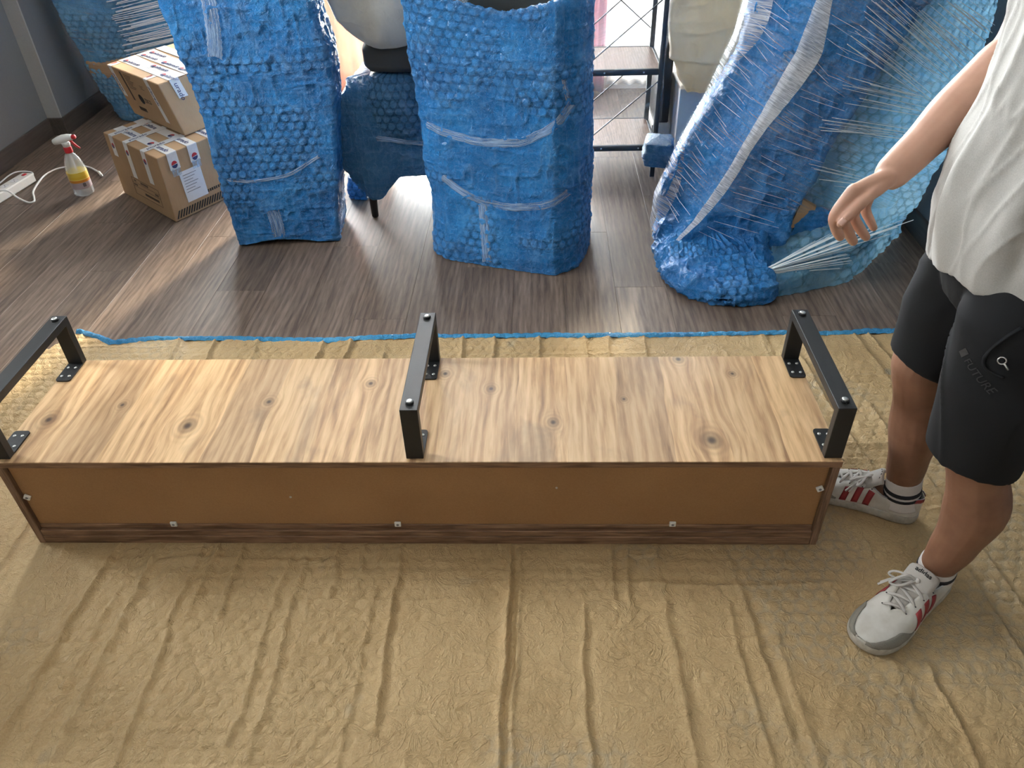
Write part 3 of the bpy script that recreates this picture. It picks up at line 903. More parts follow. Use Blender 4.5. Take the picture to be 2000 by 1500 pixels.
# ------------------------------------------------------------------ wrapped things: lofted shells whose bubbles and wrinkles are real relief
class Shell:
    """levels: list of (z or per-point list of z, [(x, y) polygon]) with the same number of points at every level"""
    def __init__(s, levels, per=40, nv=200, su=3.0, sv=3.0, warp=0.0, seed=0, pre=None):
        P = []
        for z, poly in levels:
            pts = np.array(poly, float)
            n = len(pts)
            zz = np.array(z if hasattr(z, '__len__') else [z] * n, float)[:, None]
            q = np.concatenate([pts, zz], 1)
            t = np.linspace(0, 1, per, endpoint=False)[:, None]
            P.append(np.concatenate([q[i] * (1 - t) + q[(i + 1) % n] * t for i in range(n)], 0))
        P = gsmooth(np.array(P), su, 1, True)
        seg = np.linalg.norm(np.diff(P, axis=0), axis=2).mean(1)
        L = np.concatenate([[0], np.cumsum(seg)])
        tt = np.linspace(0, L[-1], nv)
        Q = np.empty((nv,) + P.shape[1:])
        for a in range(P.shape[1]):
            for c in range(3):
                Q[:, a, c] = np.interp(tt, L, P[:, a, c])
        if sv > 0:
            body = gsmooth(Q, sv, 0, False)
            body[0] = Q[0]
            Q = body
        if warp:
            n0 = s.normals(Q)
            Q = Q + n0 * (warp * (fbm(Q[..., 0] * 4.5 + seed, Q[..., 1] * 4.5, Q[..., 2] * 4.5, 3) - .5) * 2)[..., None]
        s.P = Q
        s.N = s.normals(Q)
        du = np.linalg.norm(np.roll(Q, -1, 1) - Q, axis=2)
        s.U = np.concatenate([np.zeros((nv, 1)), np.cumsum(du, 1)[:, :-1]], 1)
        s.U = np.broadcast_to(s.U[nv // 3], s.U.shape)
        dv = np.linalg.norm(np.diff(Q, axis=0), axis=2)
        s.Vv = np.concatenate([np.zeros((1, Q.shape[1])), np.cumsum(dv, 0)], 0)
        s.Vv = np.broadcast_to(s.Vv.mean(1)[:, None], s.Vv.shape)
    @staticmethod
    def normals(Q):
        tu = np.roll(Q, -1, 1) - np.roll(Q, 1, 1)
        tv = np.gradient(Q, axis=0)
        n = np.cross(tu, tv)
        return n / np.maximum(np.linalg.norm(n, axis=2, keepdims=True), 1e-9)
    def disp(s, seed, pitch=0.036, amp=0.0040, thr=(0.52, 0.66), wr=0.0075, fine=1.0, bands=None):
        P, U, Vv = s.P, s.U, s.Vv
        x, y, z = P[..., 0], P[..., 1], P[..., 2]
        wu = 0.010 * (fbm(x * 7 + seed, y * 7, z * 7, 2) - .5); wv = 0.010 * (fbm(x * 7, y * 7 + seed, z * 7 + 3, 2) - .5)
        d, bid = hexd(U + wu, Vv + wv, pitch)
        rad = pitch * 0.455
        dome = np.clip(1 - (d / rad) ** 2, 0, 1) ** 0.35
        mask = sstep(thr[0], thr[1], fbm(x * 3.1 + seed, y * 3.1, z * 4.2, 3))
        if bands is not None: mask = np.maximum(mask, bands(x, y, z))
        mask = 0.07 + 0.93 * mask
        flat = sstep(0.12, 0.3, bid) * 0.7 + 0.3                       # a few burst bubbles
        D = amp * dome * mask * flat
        t = fbm(x * 2.6, y * 2.6 + seed, z * 2.6, 2)
        r1 = ridged(x * 11 + seed, y * 11, z * 22, 4) + 0.8 * ridged(x * 24, y * 24 + seed, z * 11, 4)
        r2 = ridged(x * 46 + seed, y * 46, z * 30, 3) + ridged(x * 34, y * 34, z * 58 + seed, 3)
        D = D + wr * (0.30 + 1.0 * t) * r1 * 0.85 + 0.0028 * fine * r2 * (0.4 + t)
        s.ring = np.exp(-((d - rad * 1.02) / 0.0026) ** 2) * sstep(0.35, 0.9, mask)  # bubble outlines darkened in colour, standing in for refraction
        s.pop = dome * sstep(0.35, 0.9, mask) * flat
        s.fold = np.clip(0.55 * ridged(x * 46 + seed, y * 46, z * 30, 9) + 0.55 * ridged(x * 24, y * 24 + seed, z * 11, 14) + 0.6 * ridged(x * 30 + seed, y * 30, z * 64, 10), 0, 1) * (0.35 + 0.9 * fbm(x * 5, y * 5, z * 5 + seed, 2))
        return D
    def build(s, name, mat, parent, seed=0, cap_top=True, keep=None, **k):
        D = s.disp(seed, **k)
        s.off = 0.0075
        Q = s.P + s.N * D[..., None]
        Q[..., 2] = np.maximum(Q[..., 2], 0.002)
        nv, nu = Q.shape[:2]
        F = grid_F(nv, nu, True)
        if cap_top:
            c = Q[-1].mean(0)
            rings = [Q[-1] * (1 - f) + c * f + np.array([0, 0, 0.02 * f]) for f in (0.3, 0.65, 0.97)]
            Q = np.concatenate([Q, np.array(rings)], 0)
            F = grid_F(nv + 3, nu, True)
        if keep is not None:                 # a single sheet, open at the back
            ok = keep(Q).reshape(-1)
            F = F[ok[F].all(1)]
        s.obj = mesh_obj(name, Q.reshape(-1, 3), F, mat, parent, True)
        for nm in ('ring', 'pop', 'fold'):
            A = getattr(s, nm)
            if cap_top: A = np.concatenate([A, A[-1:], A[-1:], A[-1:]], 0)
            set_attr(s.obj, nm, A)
        return s.obj
    def at(s, x, z, off=0.008, facing=(0, -1)):
        """the point of the shell's skin at x, z on the side that faces the room"""
        if not hasattr(s, '_f'):
            k = (s.N[..., 0] * facing[0] + s.N[..., 1] * facing[1]) > 0.12
            s._f = (s.P[k], s.N[k])
        P, N = s._f
        d = (P[:, 0] - x) ** 2 + (P[:, 2] - z) ** 2
        i = np.argsort(d)[:6]
        w = 1.0 / (d[i] + 1e-6); w /= w.sum()
        p = (P[i] * w[:, None]).sum(0); n = (N[i] * w[:, None]).sum(0); n /= np.linalg.norm(n)
        return p + n * off
    def strip(s, name, path, width, mat, parent, off=0.0085, n=40, wob=0.004, ragged=True):
        path = np.array(path, float)
        L = np.concatenate([[0], np.cumsum(np.linalg.norm(np.diff(path, axis=0), axis=1))])
        t = np.linspace(0, L[-1], n)
        X = gsmooth(np.stack([np.interp(t, L, path[:, 0]), np.interp(t, L, path[:, 1])], 1), 1.6, 0, False)
        T = np.gradient(X, axis=0); T /= np.linalg.norm(T, axis=1, keepdims=True)
        Wd = np.stack([-T[:, 1], T[:, 0]], 1)
        V = []
        m = 5
        for i in range(n):
            for j in range(m):
                a = (j / (m - 1) - .5) * width * (1 + 0.16 * math.sin(i * 1.7 + j))
                q = X[i] + Wd[i] * a + T[i] * (0.006 * math.sin(j * 5.1 + 1) if i in (0, n - 1) else 0)
                V.append(s.at(q[0], q[1], off + 0.0012 * math.sin(i * 2.3 + j * 1.9)))
        V = gsmooth(np.array(V).reshape(n, m, 3), 0.8, 0, False).reshape(-1, 3)
        o = mesh_obj(name, V, grid_F(n, m), mat, parent, True)
        set_attr(o, 'st', [(t[i] + path[0, 0], (j / (m - 1) - .5) * width + path[0, 1], 0) for i in range(n) for j in range(m)], 'FLOAT_VECTOR')
        md = o.modifiers.new('thickness', 'SOLIDIFY'); md.thickness = 0.0007
        return o

# --- tall wrapped column on the left
pk = tag(empty('wrapped_parcel', (0.25, 1.85, 0)), 'tall blue bubble-wrapped column beside the cardboard boxes, flat front', 'wrapped parcel', 'tall furniture parcels in blue bubble wrap')
def lv(z, fl, fr, fy=1.632, ry=1.672, bz=None): return (z, [(fl, fy), (fl * .6 + fr * .4, fy + 0.012), (fr, ry), (fr - 0.025, 1.92), (fl + 0.02, 1.95)])
shL = Shell([([0.004, 0.030, 0.004, 0.004, 0.004], lv(0, 0.022, 0.450)[1]), lv(0.05, 0.020, 0.458), lv(0.20, 0.018, 0.478), lv(0.37, 0.016, 0.503), lv(0.51, 0.016, 0.520), lv(0.62, 0.012, 0.530),
             lv(0.76, 0.000, 0.532), lv(0.87, -0.012, 0.508), lv(0.945, -0.028, 0.502), lv(0.965, -0.026, 0.498), lv(1.00, -0.03, 0.50), lv(1.035, 0.0, 0.48), lv(1.05, 0.06, 0.42)],
            per=64, nv=330, su=4.0, sv=2.0, warp=0.010, seed=3)
shL.build('bubble_wrap', MAT['bubble'], pk, 3, bands=lambda x, y, z: np.exp(-((z - 0.735 - 0.03 * (x - .2)) / 0.035) ** 4))
shL.strip('packing_tape', [(0.155, 0.985), (0.150, 0.90), (0.135, 0.80), (0.125, 0.765)], 0.052, MAT['clear_tape_v'], pk, 0.010)
shL.strip('packing_tape', [(0.205, 0.17), (0.21, 0.10), (0.205, 0.035)], 0.055, MAT['clear_tape_v'], pk, 0.0085)
shL.strip('packing_tape', [(0.05, 0.305), (0.15, 0.290), (0.30, 0.31), (0.44, 0.385)], 0.014, MAT['clear_tape'], pk, 0.010)

# --- big wrapped column in the middle, open at the top
pk = tag(empty('wrapped_parcel', (1.19, 1.7, 0)), 'bulky blue bubble-wrapped parcel with clear tape bands and an open top', 'wrapped parcel', 'tall furniture parcels in blue bubble wrap')
def lm_(z, l, r, f=0.0, zf=None):
    zz = [z] * 8 if zf is None else zf
    return (zz, [(l, 1.575 + f * .3), (l + 0.065, 1.500 + f), (1.20, 1.408 + f), (1.36, 1.360 + f), (1.455, 1.420 + f), (r, 1.570 + f * .3), (r, 1.96), (l + 0.01, 1.96)])
rimz = [1.00, 0.98, 0.928, 0.965, 0.99, 1.00, 1.02, 1.02]
shM = Shell([lm_(0.003, 0.876, 1.505), lm_(0.06, 0.876, 1.508), lm_(0.24, 0.876, 1.506, 0.015), lm_(0.35, 0.868, 1.505, 0.02), lm_(0.55, 0.864, 1.502, 0.03), lm_(0.68, 0.860, 1.500, 0.035),
             lm_(0.75, 0.852, 1.498, 0.04), lm_(0.85, 0.843, 1.496, 0.05, [0.88, 0.875, 0.85, 0.87, 0.89, 0.90, 0.9, 0.9]), lm_(0.95, 0.838, 1.494, 0.055, rimz),
             (list(np.array(rimz) - 0.006), [(0.862, 1.61), (0.925, 1.585), (1.20, 1.495), (1.35, 1.45), (1.43, 1.50), (1.472, 1.61), (1.472, 1.93), (0.87, 1.93)]),
             (list(np.array(rimz) - 0.28), [(0.872, 1.62), (0.93, 1.595), (1.20, 1.51), (1.34, 1.47), (1.42, 1.52), (1.462, 1.62), (1.462, 1.92), (0.88, 1.92)])],
            per=46, nv=360, su=3.2, sv=1.4, warp=0.011, seed=9)
shM.build('bubble_wrap', MAT['bubble'], pk, 9, cap_top=False, thr=(0.50, 0.63),
          bands=lambda x, y, z: np.exp(-((z - 0.12 - 0.10 * (x - 1.2)) / 0.026) ** 4) * sstep(1.18, 1.25, x) + np.exp(-((z - 0.345) / 0.03) ** 4) * sstep(1.02, 0.95, x) + np.exp(-((z - 0.72) / 0.06) ** 4) * sstep(1.44, 1.48, x))
MB().box(*bx(0.98, 1.42, 1.64, 1.90, 0.012, 1.05), 0.008).build('grey_cabinet', MAT['grey_furniture'], pk)
for path, w_, mt in (([(0.94, 0.775), (1.06, 0.757), (1.18, 0.77), (1.28, 0.79)], 0.042, 'clear_tape'),
                     ([(0.985, 0.895), (0.982, 0.84), (0.980, 0.73)], 0.042, 'clear_tape_v'),
                     ([(0.885, 0.545), (0.96, 0.520), (1.094, 0.500), (1.246, 0.512), (1.358, 0.575), (1.425, 0.655)], 0.030, 'clear_tape'),
                     ([(0.935, 0.358), (1.005, 0.303), (1.092, 0.268), (1.20, 0.262), (1.32, 0.285), (1.42, 0.333)], 0.030, 'clear_tape'),
                     ([(1.092, 0.262), (1.097, 0.14), (1.10, 0.02)], 0.036, 'clear_tape_v'),
                     ([(1.350, 0.93), (1.362, 0.85), (1.378, 0.76), (1.405, 0.66)], 0.018, 'clear_tape_v')):
    shM.strip('packing_tape', path, w_, MAT[mt], pk, 0.0085)
a = shM.at(0.985, 0.90, 0.006)
V, ns = [], 10
for i in range(ns):
    t = i / (ns - 1)
    c = Vector(a).lerp(Vector((1.16, 1.633, 1.01)), t) + Vector((0, 0, 0.012 * math.sin(PI * t)))
    for j in (-1, 0, 1): V.append(c + Vector((0.020, -0.012, 0)) * j)
o = mesh_obj('packing_tape', V, grid_F(ns, 3), MAT['clear_tape'], pk, True)
set_attr(o, 'st', [(0.02 * i, 0.021 * j, 0) for i in range(ns) for j in range(3)], 'FLOAT_VECTOR')
md = o.modifiers.new('thickness', 'SOLIDIFY'); md.thickness = 0.0007

# --- armchair in bubble wrap between them
ch = tag(empty('wrapped_armchair', (0.85, 2.15, 0)), 'armchair in dark blue bubble wrap on dark tapered legs, between the two tall parcels', 'armchair')
def bz(x): return float(np.interp(x, [0.47, 0.505, 0.54, 0.57, 0.62, 0.69, 1.15], [0.20, 0.185, 0.125, 0.098, 0.104, 0.205, 0.215]))
xs_ = [0.490, 0.530, 0.575, 0.625, 0.70, 0.78, 0.850]
def lc(dz, xo, yf, top=None):
    base_z = [bz(x) for x in xs_]
    f = [(x if i else x + xo, yf + 0.012 * (i in (2, 3)) * -1) for i, x in enumerate(xs_)]
    z = [min(b + dz, 9) if top is None else b * (1 - top[0]) + top[1] * top[0] for b in base_z]
    zr = [0.20 + dz if top is None else 0.2 * (1 - top[0]) + top[1] * top[0]] * 2
    return (z + zr + zr[:1] , f + [(0.862, 1.985), (1.13, 2.52), (0.52 + xo * 0.5, 2.52)])
shC = Shell([lc(0, 0, 1.875), lc(0, -0.005, 1.868, (0.25, 0.30)), lc(0, -0.035, 1.862, (0.6, 0.31)), lc(0, -0.022, 1.862, (1, 0.42)), lc(0, -0.0, 1.866, (1, 0.52)),
             lc(0, 0.05, 1.885, (1, 0.575)), lc(0, 0.10, 1.94, (1, 0.600))], per=30, nv=130, su=3.0, sv=2.5, warp=0.012, seed=21)
shC.build('bubble_wrap', MAT['bubble_dark'], ch, 21, thr=(0.5, 0.7))
shA = Shell([(z, [(0.70 + r * 0.135 * math.cos(a), 1.855 + 0.012 * (1 - r) + 0 * a) for a in (0,)] * 1) for z, r in ()] or
            [(0.40 + 0.0, [(0.615, 1.87), (0.70, 1.845), (0.80, 1.85), (0.84, 1.88), (0.84, 2.45), (0.63, 2.45)]), (0.48, [(0.595, 1.862), (0.70, 1.832), (0.81, 1.84), (0.855, 1.872), (0.85, 2.45), (0.62, 2.45)]),
             (0.56, [(0.605, 1.866), (0.70, 1.838), (0.80, 1.846), (0.845, 1.878), (0.84, 2.45), (0.63, 2.45)]), (0.615, [(0.64, 1.885), (0.70, 1.862), (0.78, 1.868), (0.81, 1.895), (0.80, 2.44), (0.65, 2.44)])],
            per=34, nv=70, su=3, sv=2, warp=0.006, seed=5)
shA.build('arm_wrap', MAT['bubble_dark'], ch, 5, thr=(0.2, 0.4))
shC.strip('packing_tape', [(0.63, 0.385), (0.74, 0.362), (0.86, 0.35)], 0.022, MAT['clear_tape'], ch, 0.010)
shB = Shell([(0.45, [(0.56, 2.36), (1.12, 2.36), (1.12, 2.54), (0.56, 2.54)]), (0.85, [(0.56, 2.42), (1.12, 2.42), (1.12, 2.60), (0.56, 2.60)]), (0.93, [(0.60, 2.46), (1.08, 2.46), (1.08, 2.58), (0.60, 2.58)])],
            per=30, nv=70, su=3, sv=2, warp=0.01, seed=2)
shB.build('back_wrap', MAT['bubble'], ch, 2)
for (lx, ly) in ((0.568, 1.905), (0.83, 2.10), (0.568, 2.46), (1.07, 2.46)):
    MB().lathe([(0.0125, 0), (0.0150, 0.004), (0.0205, 0.13), (0.0205, 0.24)], 16, Matrix.Translation((lx, ly, 0.0005))).build('leg', MAT['chair_leg'], ch, True)

def soft(name, levels, mat, parent, per=26, nv=70, su=3.5, sv=3, warp=0.012, seed=0, wr=0.004, cap=True):
    sh = Shell(levels, per, nv, su, sv, warp, seed)
    P = sh.P
    x, y, z = P[..., 0], P[..., 1], P[..., 2]
    D = wr * (ridged(x * 7 + seed, y * 7, z * 9, 3) + 0.6 * ridged(x * 17, y * 17, z * 13 + seed, 3))
    Q = P + sh.N * D[..., None]
    c0, c1 = Q[0].mean(0), Q[-1].mean(0)
    Q = np.concatenate([[Q[0] * .03 + c0 * .97], [Q[0] * .5 + c0 * .5], Q, [Q[-1] * .6 + c1 * .4], [Q[-1] * .03 + c1 * .97]], 0)
    return mesh_obj(name, Q.reshape(-1, 3), grid_F(len(Q), Q.shape[1], True), mat, parent, True)

o = soft('seat_cushion', [(0.632, [(0.625, 1.90), (0.73, 1.88), (0.835, 1.90), (0.86, 2.25), (0.62, 2.25)]), (0.655, [(0.607, 1.882), (0.73, 1.862), (0.85, 1.882), (0.88, 2.28), (0.60, 2.28)]),
                          (0.715, [(0.607, 1.882), (0.73, 1.862), (0.85, 1.882), (0.88, 2.28), (0.60, 2.28)]), (0.742, [(0.63, 1.91), (0.73, 1.89), (0.83, 1.91), (0.85, 2.25), (0.63, 2.25)])],
         MAT['dark_fabric'], None, seed=4, wr=0.002)
tag(o, 'dark grey fabric cushion lying on the wrapped armchair', 'cushion')
o = soft('fabric_bag', [(0.735, [(0.66, 1.86), (0.70, 1.83), (0.80, 1.86), (0.82, 2.10), (0.68, 2.10)]), (0.77, [(0.595, 1.85), (0.70, 1.80), (0.83, 1.84), (0.85, 2.15), (0.62, 2.15)]),
                        (0.84, [(0.53, 1.86), (0.70, 1.79), (0.85, 1.84), (0.87, 2.18), (0.56, 2.18)]), (0.93, [(0.50, 1.87), (0.68, 1.79), (0.855, 1.84), (0.88, 2.2), (0.53, 2.2)]),
                        (1.05, [(0.50, 1.90), (0.68, 1.84), (0.84, 1.88), (0.86, 2.17), (0.53, 2.17)]), (1.10, [(0.58, 1.95), (0.68, 1.93), (0.76, 1.95), (0.77, 2.08), (0.60, 2.08)])],
         MAT['grey_bag'], None, nv=90, warp=0.014, seed=8, wr=0.004)
tag(o, 'bulging pale grey fabric bag on top of the dark cushion', 'bag')
shS = Shell([(0.003, [(0.415, 2.09), (0.50, 2.075), (0.50, 2.30), (0.40, 2.30)]), (0.05, [(0.412, 2.085), (0.505, 2.07), (0.505, 2.31), (0.40, 2.31)]), (0.10, [(0.425, 2.10), (0.495, 2.09), (0.495, 2.29), (0.41, 2.29)])],
            per=26, nv=40, su=2, sv=1, warp=0.01, seed=4)
tag(shS.build('wrapped_parcel', MAT['bubble_dark'], None, 4), 'small blue bubble-wrapped bundle on the floor behind the tall column', 'wrapped parcel')

# --- far left parcel, film stretched over it
fp = tag(empty('wrapped_parcel', (-0.95, 3.2, 0)), 'blue parcel under clear stretch film leaning behind the two cardboard boxes', 'wrapped parcel')
def lf(z, l, r, yf=3.20): return (z, [(l, yf), (l * .5 + r * .5, yf - 0.03), (r, yf), (r, yf + 0.22), (l + 0.02, yf + 0.22)])
shF = Shell([lf(0.004, -1.165, -0.80, 3.24), lf(0.10, -1.19, -0.78, 3.22), lf(0.22, -1.225, -0.74), lf(0.33, -1.245, -0.70, 3.19), lf(0.40, -1.235, -0.62, 3.17), lf(0.52, -1.26, -0.56, 3.15), lf(0.68, -1.285, -0.52, 3.14), lf(0.95, -1.29, -0.50, 3.15), lf(1.02, -1.26, -0.54, 3.2)],
            per=44, nv=210, su=2.5, sv=2, warp=0.012, seed=31)
shF.build('bubble_wrap', MAT['bubble_pale'], fp, 31)
shF.strip('cardboard_collar', [(-1.24, 0.318), (-1.14, 0.305), (-1.02, 0.33), (-0.9, 0.36)], 0.085, MAT['card'], fp, 0.009)
fm = Shell([lf(0.02, -1.185, -0.78, 3.215), lf(0.22, -1.245, -0.72, 3.18), lf(0.40, -1.258, -0.60, 3.15), lf(0.68, -1.31, -0.50, 3.12), lf(0.93, -1.31, -0.48, 3.12)], per=30, nv=60, su=2.5, sv=2, warp=0.006, seed=1)
o = mesh_obj('stretch_film', fm.P.reshape(-1, 3), grid_F(60, fm.P.shape[1], True), MAT['film'], fp, True)
set_attr(o, 'st', np.stack([fm.P[..., 0], fm.P[..., 2] + 0.15 * fm.P[..., 0], 0 * fm.P[..., 0]], -1), 'FLOAT_VECTOR')
st = MB()
r_ = random.Random(4)
for k in range(44):
    z0 = 0.40 + 0.0075 * k + r_.uniform(-.004, .004)
    x0 = -0.93 + r_.uniform(-0.04, 0.06); x1 = -0.57 + r_.uniform(-0.05, 0.02)
    st.tube([fm.at(x0 + (x1 - x0) * t, z0 + 0.06 * t, 0.004) for t in (0, .33, .66, 1)], r_.uniform(0.0012, 0.0028), 4)
o = st.build('film_strand', MAT['strand'], fp); o['kind'] = 'stuff'

# ------------------------------------------------------------------ big heap in stretch film on the right
hp = tag(empty('wrapped_heap', (2.35, 1.5, 0)), 'large heap of blue bubble-wrapped panels bound in clear stretch film, right of the shelf', 'wrapped heap')
zA = np.array([0.02, 0.25, 0.5, 0.75, 0.95, 1.10])
Lx = np.interp(zA, [0, .32, .46, .58, .74, .92, 1.2], [1.785, 1.803, 1.886, 1.967, 2.018, 2.043, 2.10])
Cx = np.interp(zA, [0, .03, .25, .54, .75, .955, 1.2], [1.785, 1.790, 1.942, 2.086, 2.188, 2.213, 2.26])
Gx = np.interp(zA, [0, .13, .40, .58, .77, .954, 1.2], [2.245, 2.255, 2.315, 2.380, 2.470, 2.548, 2.62])
levA = [(z, [(Lx[i], 1.63), (Lx[i] * .5 + Cx[i] * .5, 1.53), (Cx[i], 1.45), (Cx[i] * .5 + Gx[i] * .5, 1.425), (Gx[i], 1.42), (Gx[i] + 0.05, 1.90), (Lx[i] + 0.10, 1.95)]) for i, z in enumerate(zA)]
shP = Shell(levA, per=46, nv=300, su=2.6, sv=3, warp=0.022, seed=41)
shP.build('left_panel_wrap', MAT['bubble'], hp, 41, wr=0.013, fine=1.4)
levB = [(0.003, [(2.155, 1.175), (2.46, 1.285), (2.70, 1.54), (2.806, 1.69), (2.80, 2.1), (2.30, 2.1)]), (0.070, [(2.150, 1.195), (2.46, 1.305), (2.70, 1.56), (2.806, 1.69), (2.80, 2.1), (2.30, 2.1)]),
        (0.090, [(2.225, 1.44), (2.455, 1.335), (2.70, 1.57), (2.806, 1.685), (2.80, 2.1), (2.34, 2.1)]), (0.165, [(2.29, 1.53), (2.47, 1.41), (2.70, 1.575), (2.806, 1.595), (2.80, 2.1), (2.34, 2.1)]),
        (0.30, [(2.31, 1.545), (2.50, 1.50), (2.69, 1.545), (2.806, 1.56), (2.80, 2.1), (2.38, 2.1)]), (0.39, [(2.33, 1.53), (2.52, 1.50), (2.70, 1.52), (2.806, 1.525), (2.80, 2.1), (2.39, 2.1)]),
        (0.62, [(2.385, 1.505), (2.56, 1.49), (2.72, 1.495), (2.806, 1.485), (2.80, 2.1), (2.45, 2.1)]), (0.92, [(2.545, 1.520), (2.66, 1.52), (2.75, 1.515), (2.806, 1.505), (2.80, 2.1), (2.58, 2.1)]),
        (1.08, [(2.62, 1.54), (2.70, 1.54), (2.77, 1.545), (2.806, 1.545), (2.80, 2.1), (2.66, 2.1)])]
shQ = Shell(levB, per=46, nv=300, su=2.2, sv=2.0, warp=0.012, seed=51)
shQ.build('right_panel_wrap', MAT['bubble_sheet'], hp, 51, cap_top=False, keep=lambda Q: Q[..., 1] < 1.95, pitch=0.042, amp=0.006, thr=(0.25, 0.45), wr=0.008)
polyC = np.array([(1.768, 1.505), (1.790, 1.40), (1.80, 1.30), (1.86, 1.195), (1.945, 1.118), (2.045, 1.12), (2.150, 1.150), (2.20, 1.36), (2.05, 1.50), (1.85, 1.54)])
cc = np.array([1.99, 1.37])
def lcx(z, s_, push=0.0): return (z, [tuple(cc + (q - cc) * s_ + np.array([0, push])) for q in polyC])
shD = Shell([lcx(0.003, 0.97), lcx(0.035, 1.01), lcx(0.065, 0.97, 0.01), ([0.13, 0.11, 0.10, 0.085, 0.08, 0.085, 0.09, 0.14, 0.17, 0.18], lcx(0, 0.82, 0.075)[1]), ([0.14, 0.125, 0.11, 0.105, 0.10, 0.10, 0.11, 0.15, 0.19, 0.2], lcx(0, 0.62, 0.17)[1])],
            per=34, nv=120, su=2.0, sv=1.5, warp=0.022, seed=61)
shD.build('bottom_wrap', MAT['bubble'], hp, 61, wr=0.016, fine=1.6)
nub = Shell([(0.26, [(1.745, 1.80), (1.84, 1.78), (1.86, 1.90), (1.76, 1.92)]), (0.30, [(1.735, 1.79), (1.85, 1.77), (1.87, 1.91), (1.75, 1.93)]), (0.355, [(1.745, 1.80), (1.84, 1.78), (1.86, 1.90), (1.76, 1.92)])], per=16, nv=30, su=2, sv=1, warp=0.006, seed=6)
nub.build('wrap_tail', MAT['bubble_dark'], hp, 6)
mesh_obj('cardboard_panel', *(lambda B, T: (B + T, [(3, 2, 1, 0), (4, 5, 6, 7), (0, 1, 5, 4), (1, 2, 6, 5), (2, 3, 7, 6), (3, 0, 4, 7)]))(
    [(2.268, 1.455, 0.135), (2.345, 1.447, 0.19), (2.350, 1.466, 0.19), (2.273, 1.474, 0.135)], [(2.300, 1.455, 0.262), (2.352, 1.447, 0.235), (2.357, 1.466, 0.235), (2.305, 1.474, 0.262)]), MAT['card'], hp)
fl = Shell([(0.115, [(2.28, 1.452), (2.36, 1.442), (2.362, 1.458), (2.282, 1.468)]), (0.165, [(2.295, 1.452), (2.40, 1.442), (2.40, 1.46), (2.30, 1.468)]), (0.215, [(2.34, 1.452), (2.42, 1.442), (2.42, 1.462), (2.345, 1.47)])], per=18, nv=30, su=1.2, sv=1, warp=0.006, seed=8)
fl.build('torn_flap', MAT['bubble'], hp, 8, amp=0.002)

# the film: taut across the heap from its left edge, over the corner, to the right
zF = np.array([0.06, 0.2, 0.4, 0.6, 0.8, 1.0, 1.2])
def tab(z, a, b): return np.interp(z, a, b)
filmlev = []
for z in zF:
    lx = tab(z, zA, Lx); cx = tab(z, zA, Cx); gx = tab(z, zA, Gx)
    fx = tab(z, [0, .25, .6, .95, 1.2], [2.55, 2.60, 2.68, 2.74, 2.76]); fy = tab(z, [0, .1, .25, .6, .95, 1.2], [1.33, 1.37, 1.47, 1.485, 1.505, 1.53])
    filmlev.append([(lx - 0.022, 1.70), (lx - 0.018, 1.625), (cx - 0.012, 1.428), (cx + 0.05, 1.405), (gx + 0.01, 1.392), (fx, fy - 0.025), (2.825, 1.50 + 0.12 * max(0, 0.5 - z))])
FP = np.array([[(*p, z) for p in lv_] for z, lv_ in zip(zF, filmlev)])
def film_at(u, z, off=0.0):
    """u in 0..6 along the film's path round the heap"""
    row = np.stack([np.array([np.interp(z, zF, FP[:, i, c]) for c in range(3)]) for i in range(7)])
    i = int(min(max(math.floor(u), 0), 5)); f = u - i
    p = row[i] * (1 - f) + row[i + 1] * f
    return (p[0] - off * 0.3, p[1] - off, p[2])
def film_patch(name, u0, u1, z0, z1, mat, nu=60, nv=50, wav=0.003, off=0.0, edge=None, slant=1.0):
    V = []
    for j in range(nv):
        for i in range(nu):
            uu_ = u0 + (u1 - u0) * i / (nu - 1); zz = z0 + (z1 - z0) * j / (nv - 1)
            if edge: uu_, zz = edge(i / (nu - 1), j / (nv - 1), uu_, zz)
            V.append(film_at(uu_, zz, off))
    V = np.array(V).reshape(nv, nu, 3)
    V = gsmooth(V, 1.2, 1, False)
    V[..., 1] += wav * (fbm(V[..., 0] * 10, V[..., 2] * 45, 3.0, 2) - .5) * 2
    o = mesh_obj(name, V.reshape(-1, 3), grid_F(nv, nu), mat, hp, True)
    x_, z_ = V[..., 0], V[..., 2]
    set_attr(o, 'st', np.stack([x_ * .9 - .45 * z_, z_ * .9 + .45 * x_ * slant, 0 * x_], -1), 'FLOAT_VECTOR')
    return o
film_patch('stretch_film', 0.0, 6.0, 0.24, 1.05, MAT['film'], 130, 110)
film_patch('gathered_film', 2.0, 2.9, 0.03, 1.02, MAT['film_band'], 24, 130, 0.004, 0.006,
           lambda a, b, u, z: (1.93 + 0.10 * math.sin(b * 7) * 0.5 + a * (0.14 + 0.85 * math.sin(min(1, b * 1.3) * PI * 0.62) * (0.8 + 0.35 * math.sin(b * 11))), z + 0.05 * a))
film_patch('film_edge', 0.0, 1.5, 0.08, 1.05, MAT['film_v'], 40, 90, 0.003, 0.004,
           lambda a, b, u, z: (0.2 + a * (0.95 + 0.25 * math.sin(b * 9)) , z - 0.04 * a), slant=0.0)
st = MB()
r_ = random.Random(12)
def strand(a, b, r, n=6):
    a, b = [Vector((p[0], p[1] - 0.030 * float(sstep(2.45, 2.80, p[0])), p[2])) for p in (a, b)]
    r *= 1.3
    st.tube([a.lerp(b, k / (n - 1)) for k in range(n)], [r * (0.3 + 0.7 * math.sin(PI * (0.1 + 0.8 * k / (n - 1)))) for k in range(n)], 5, 0.5)
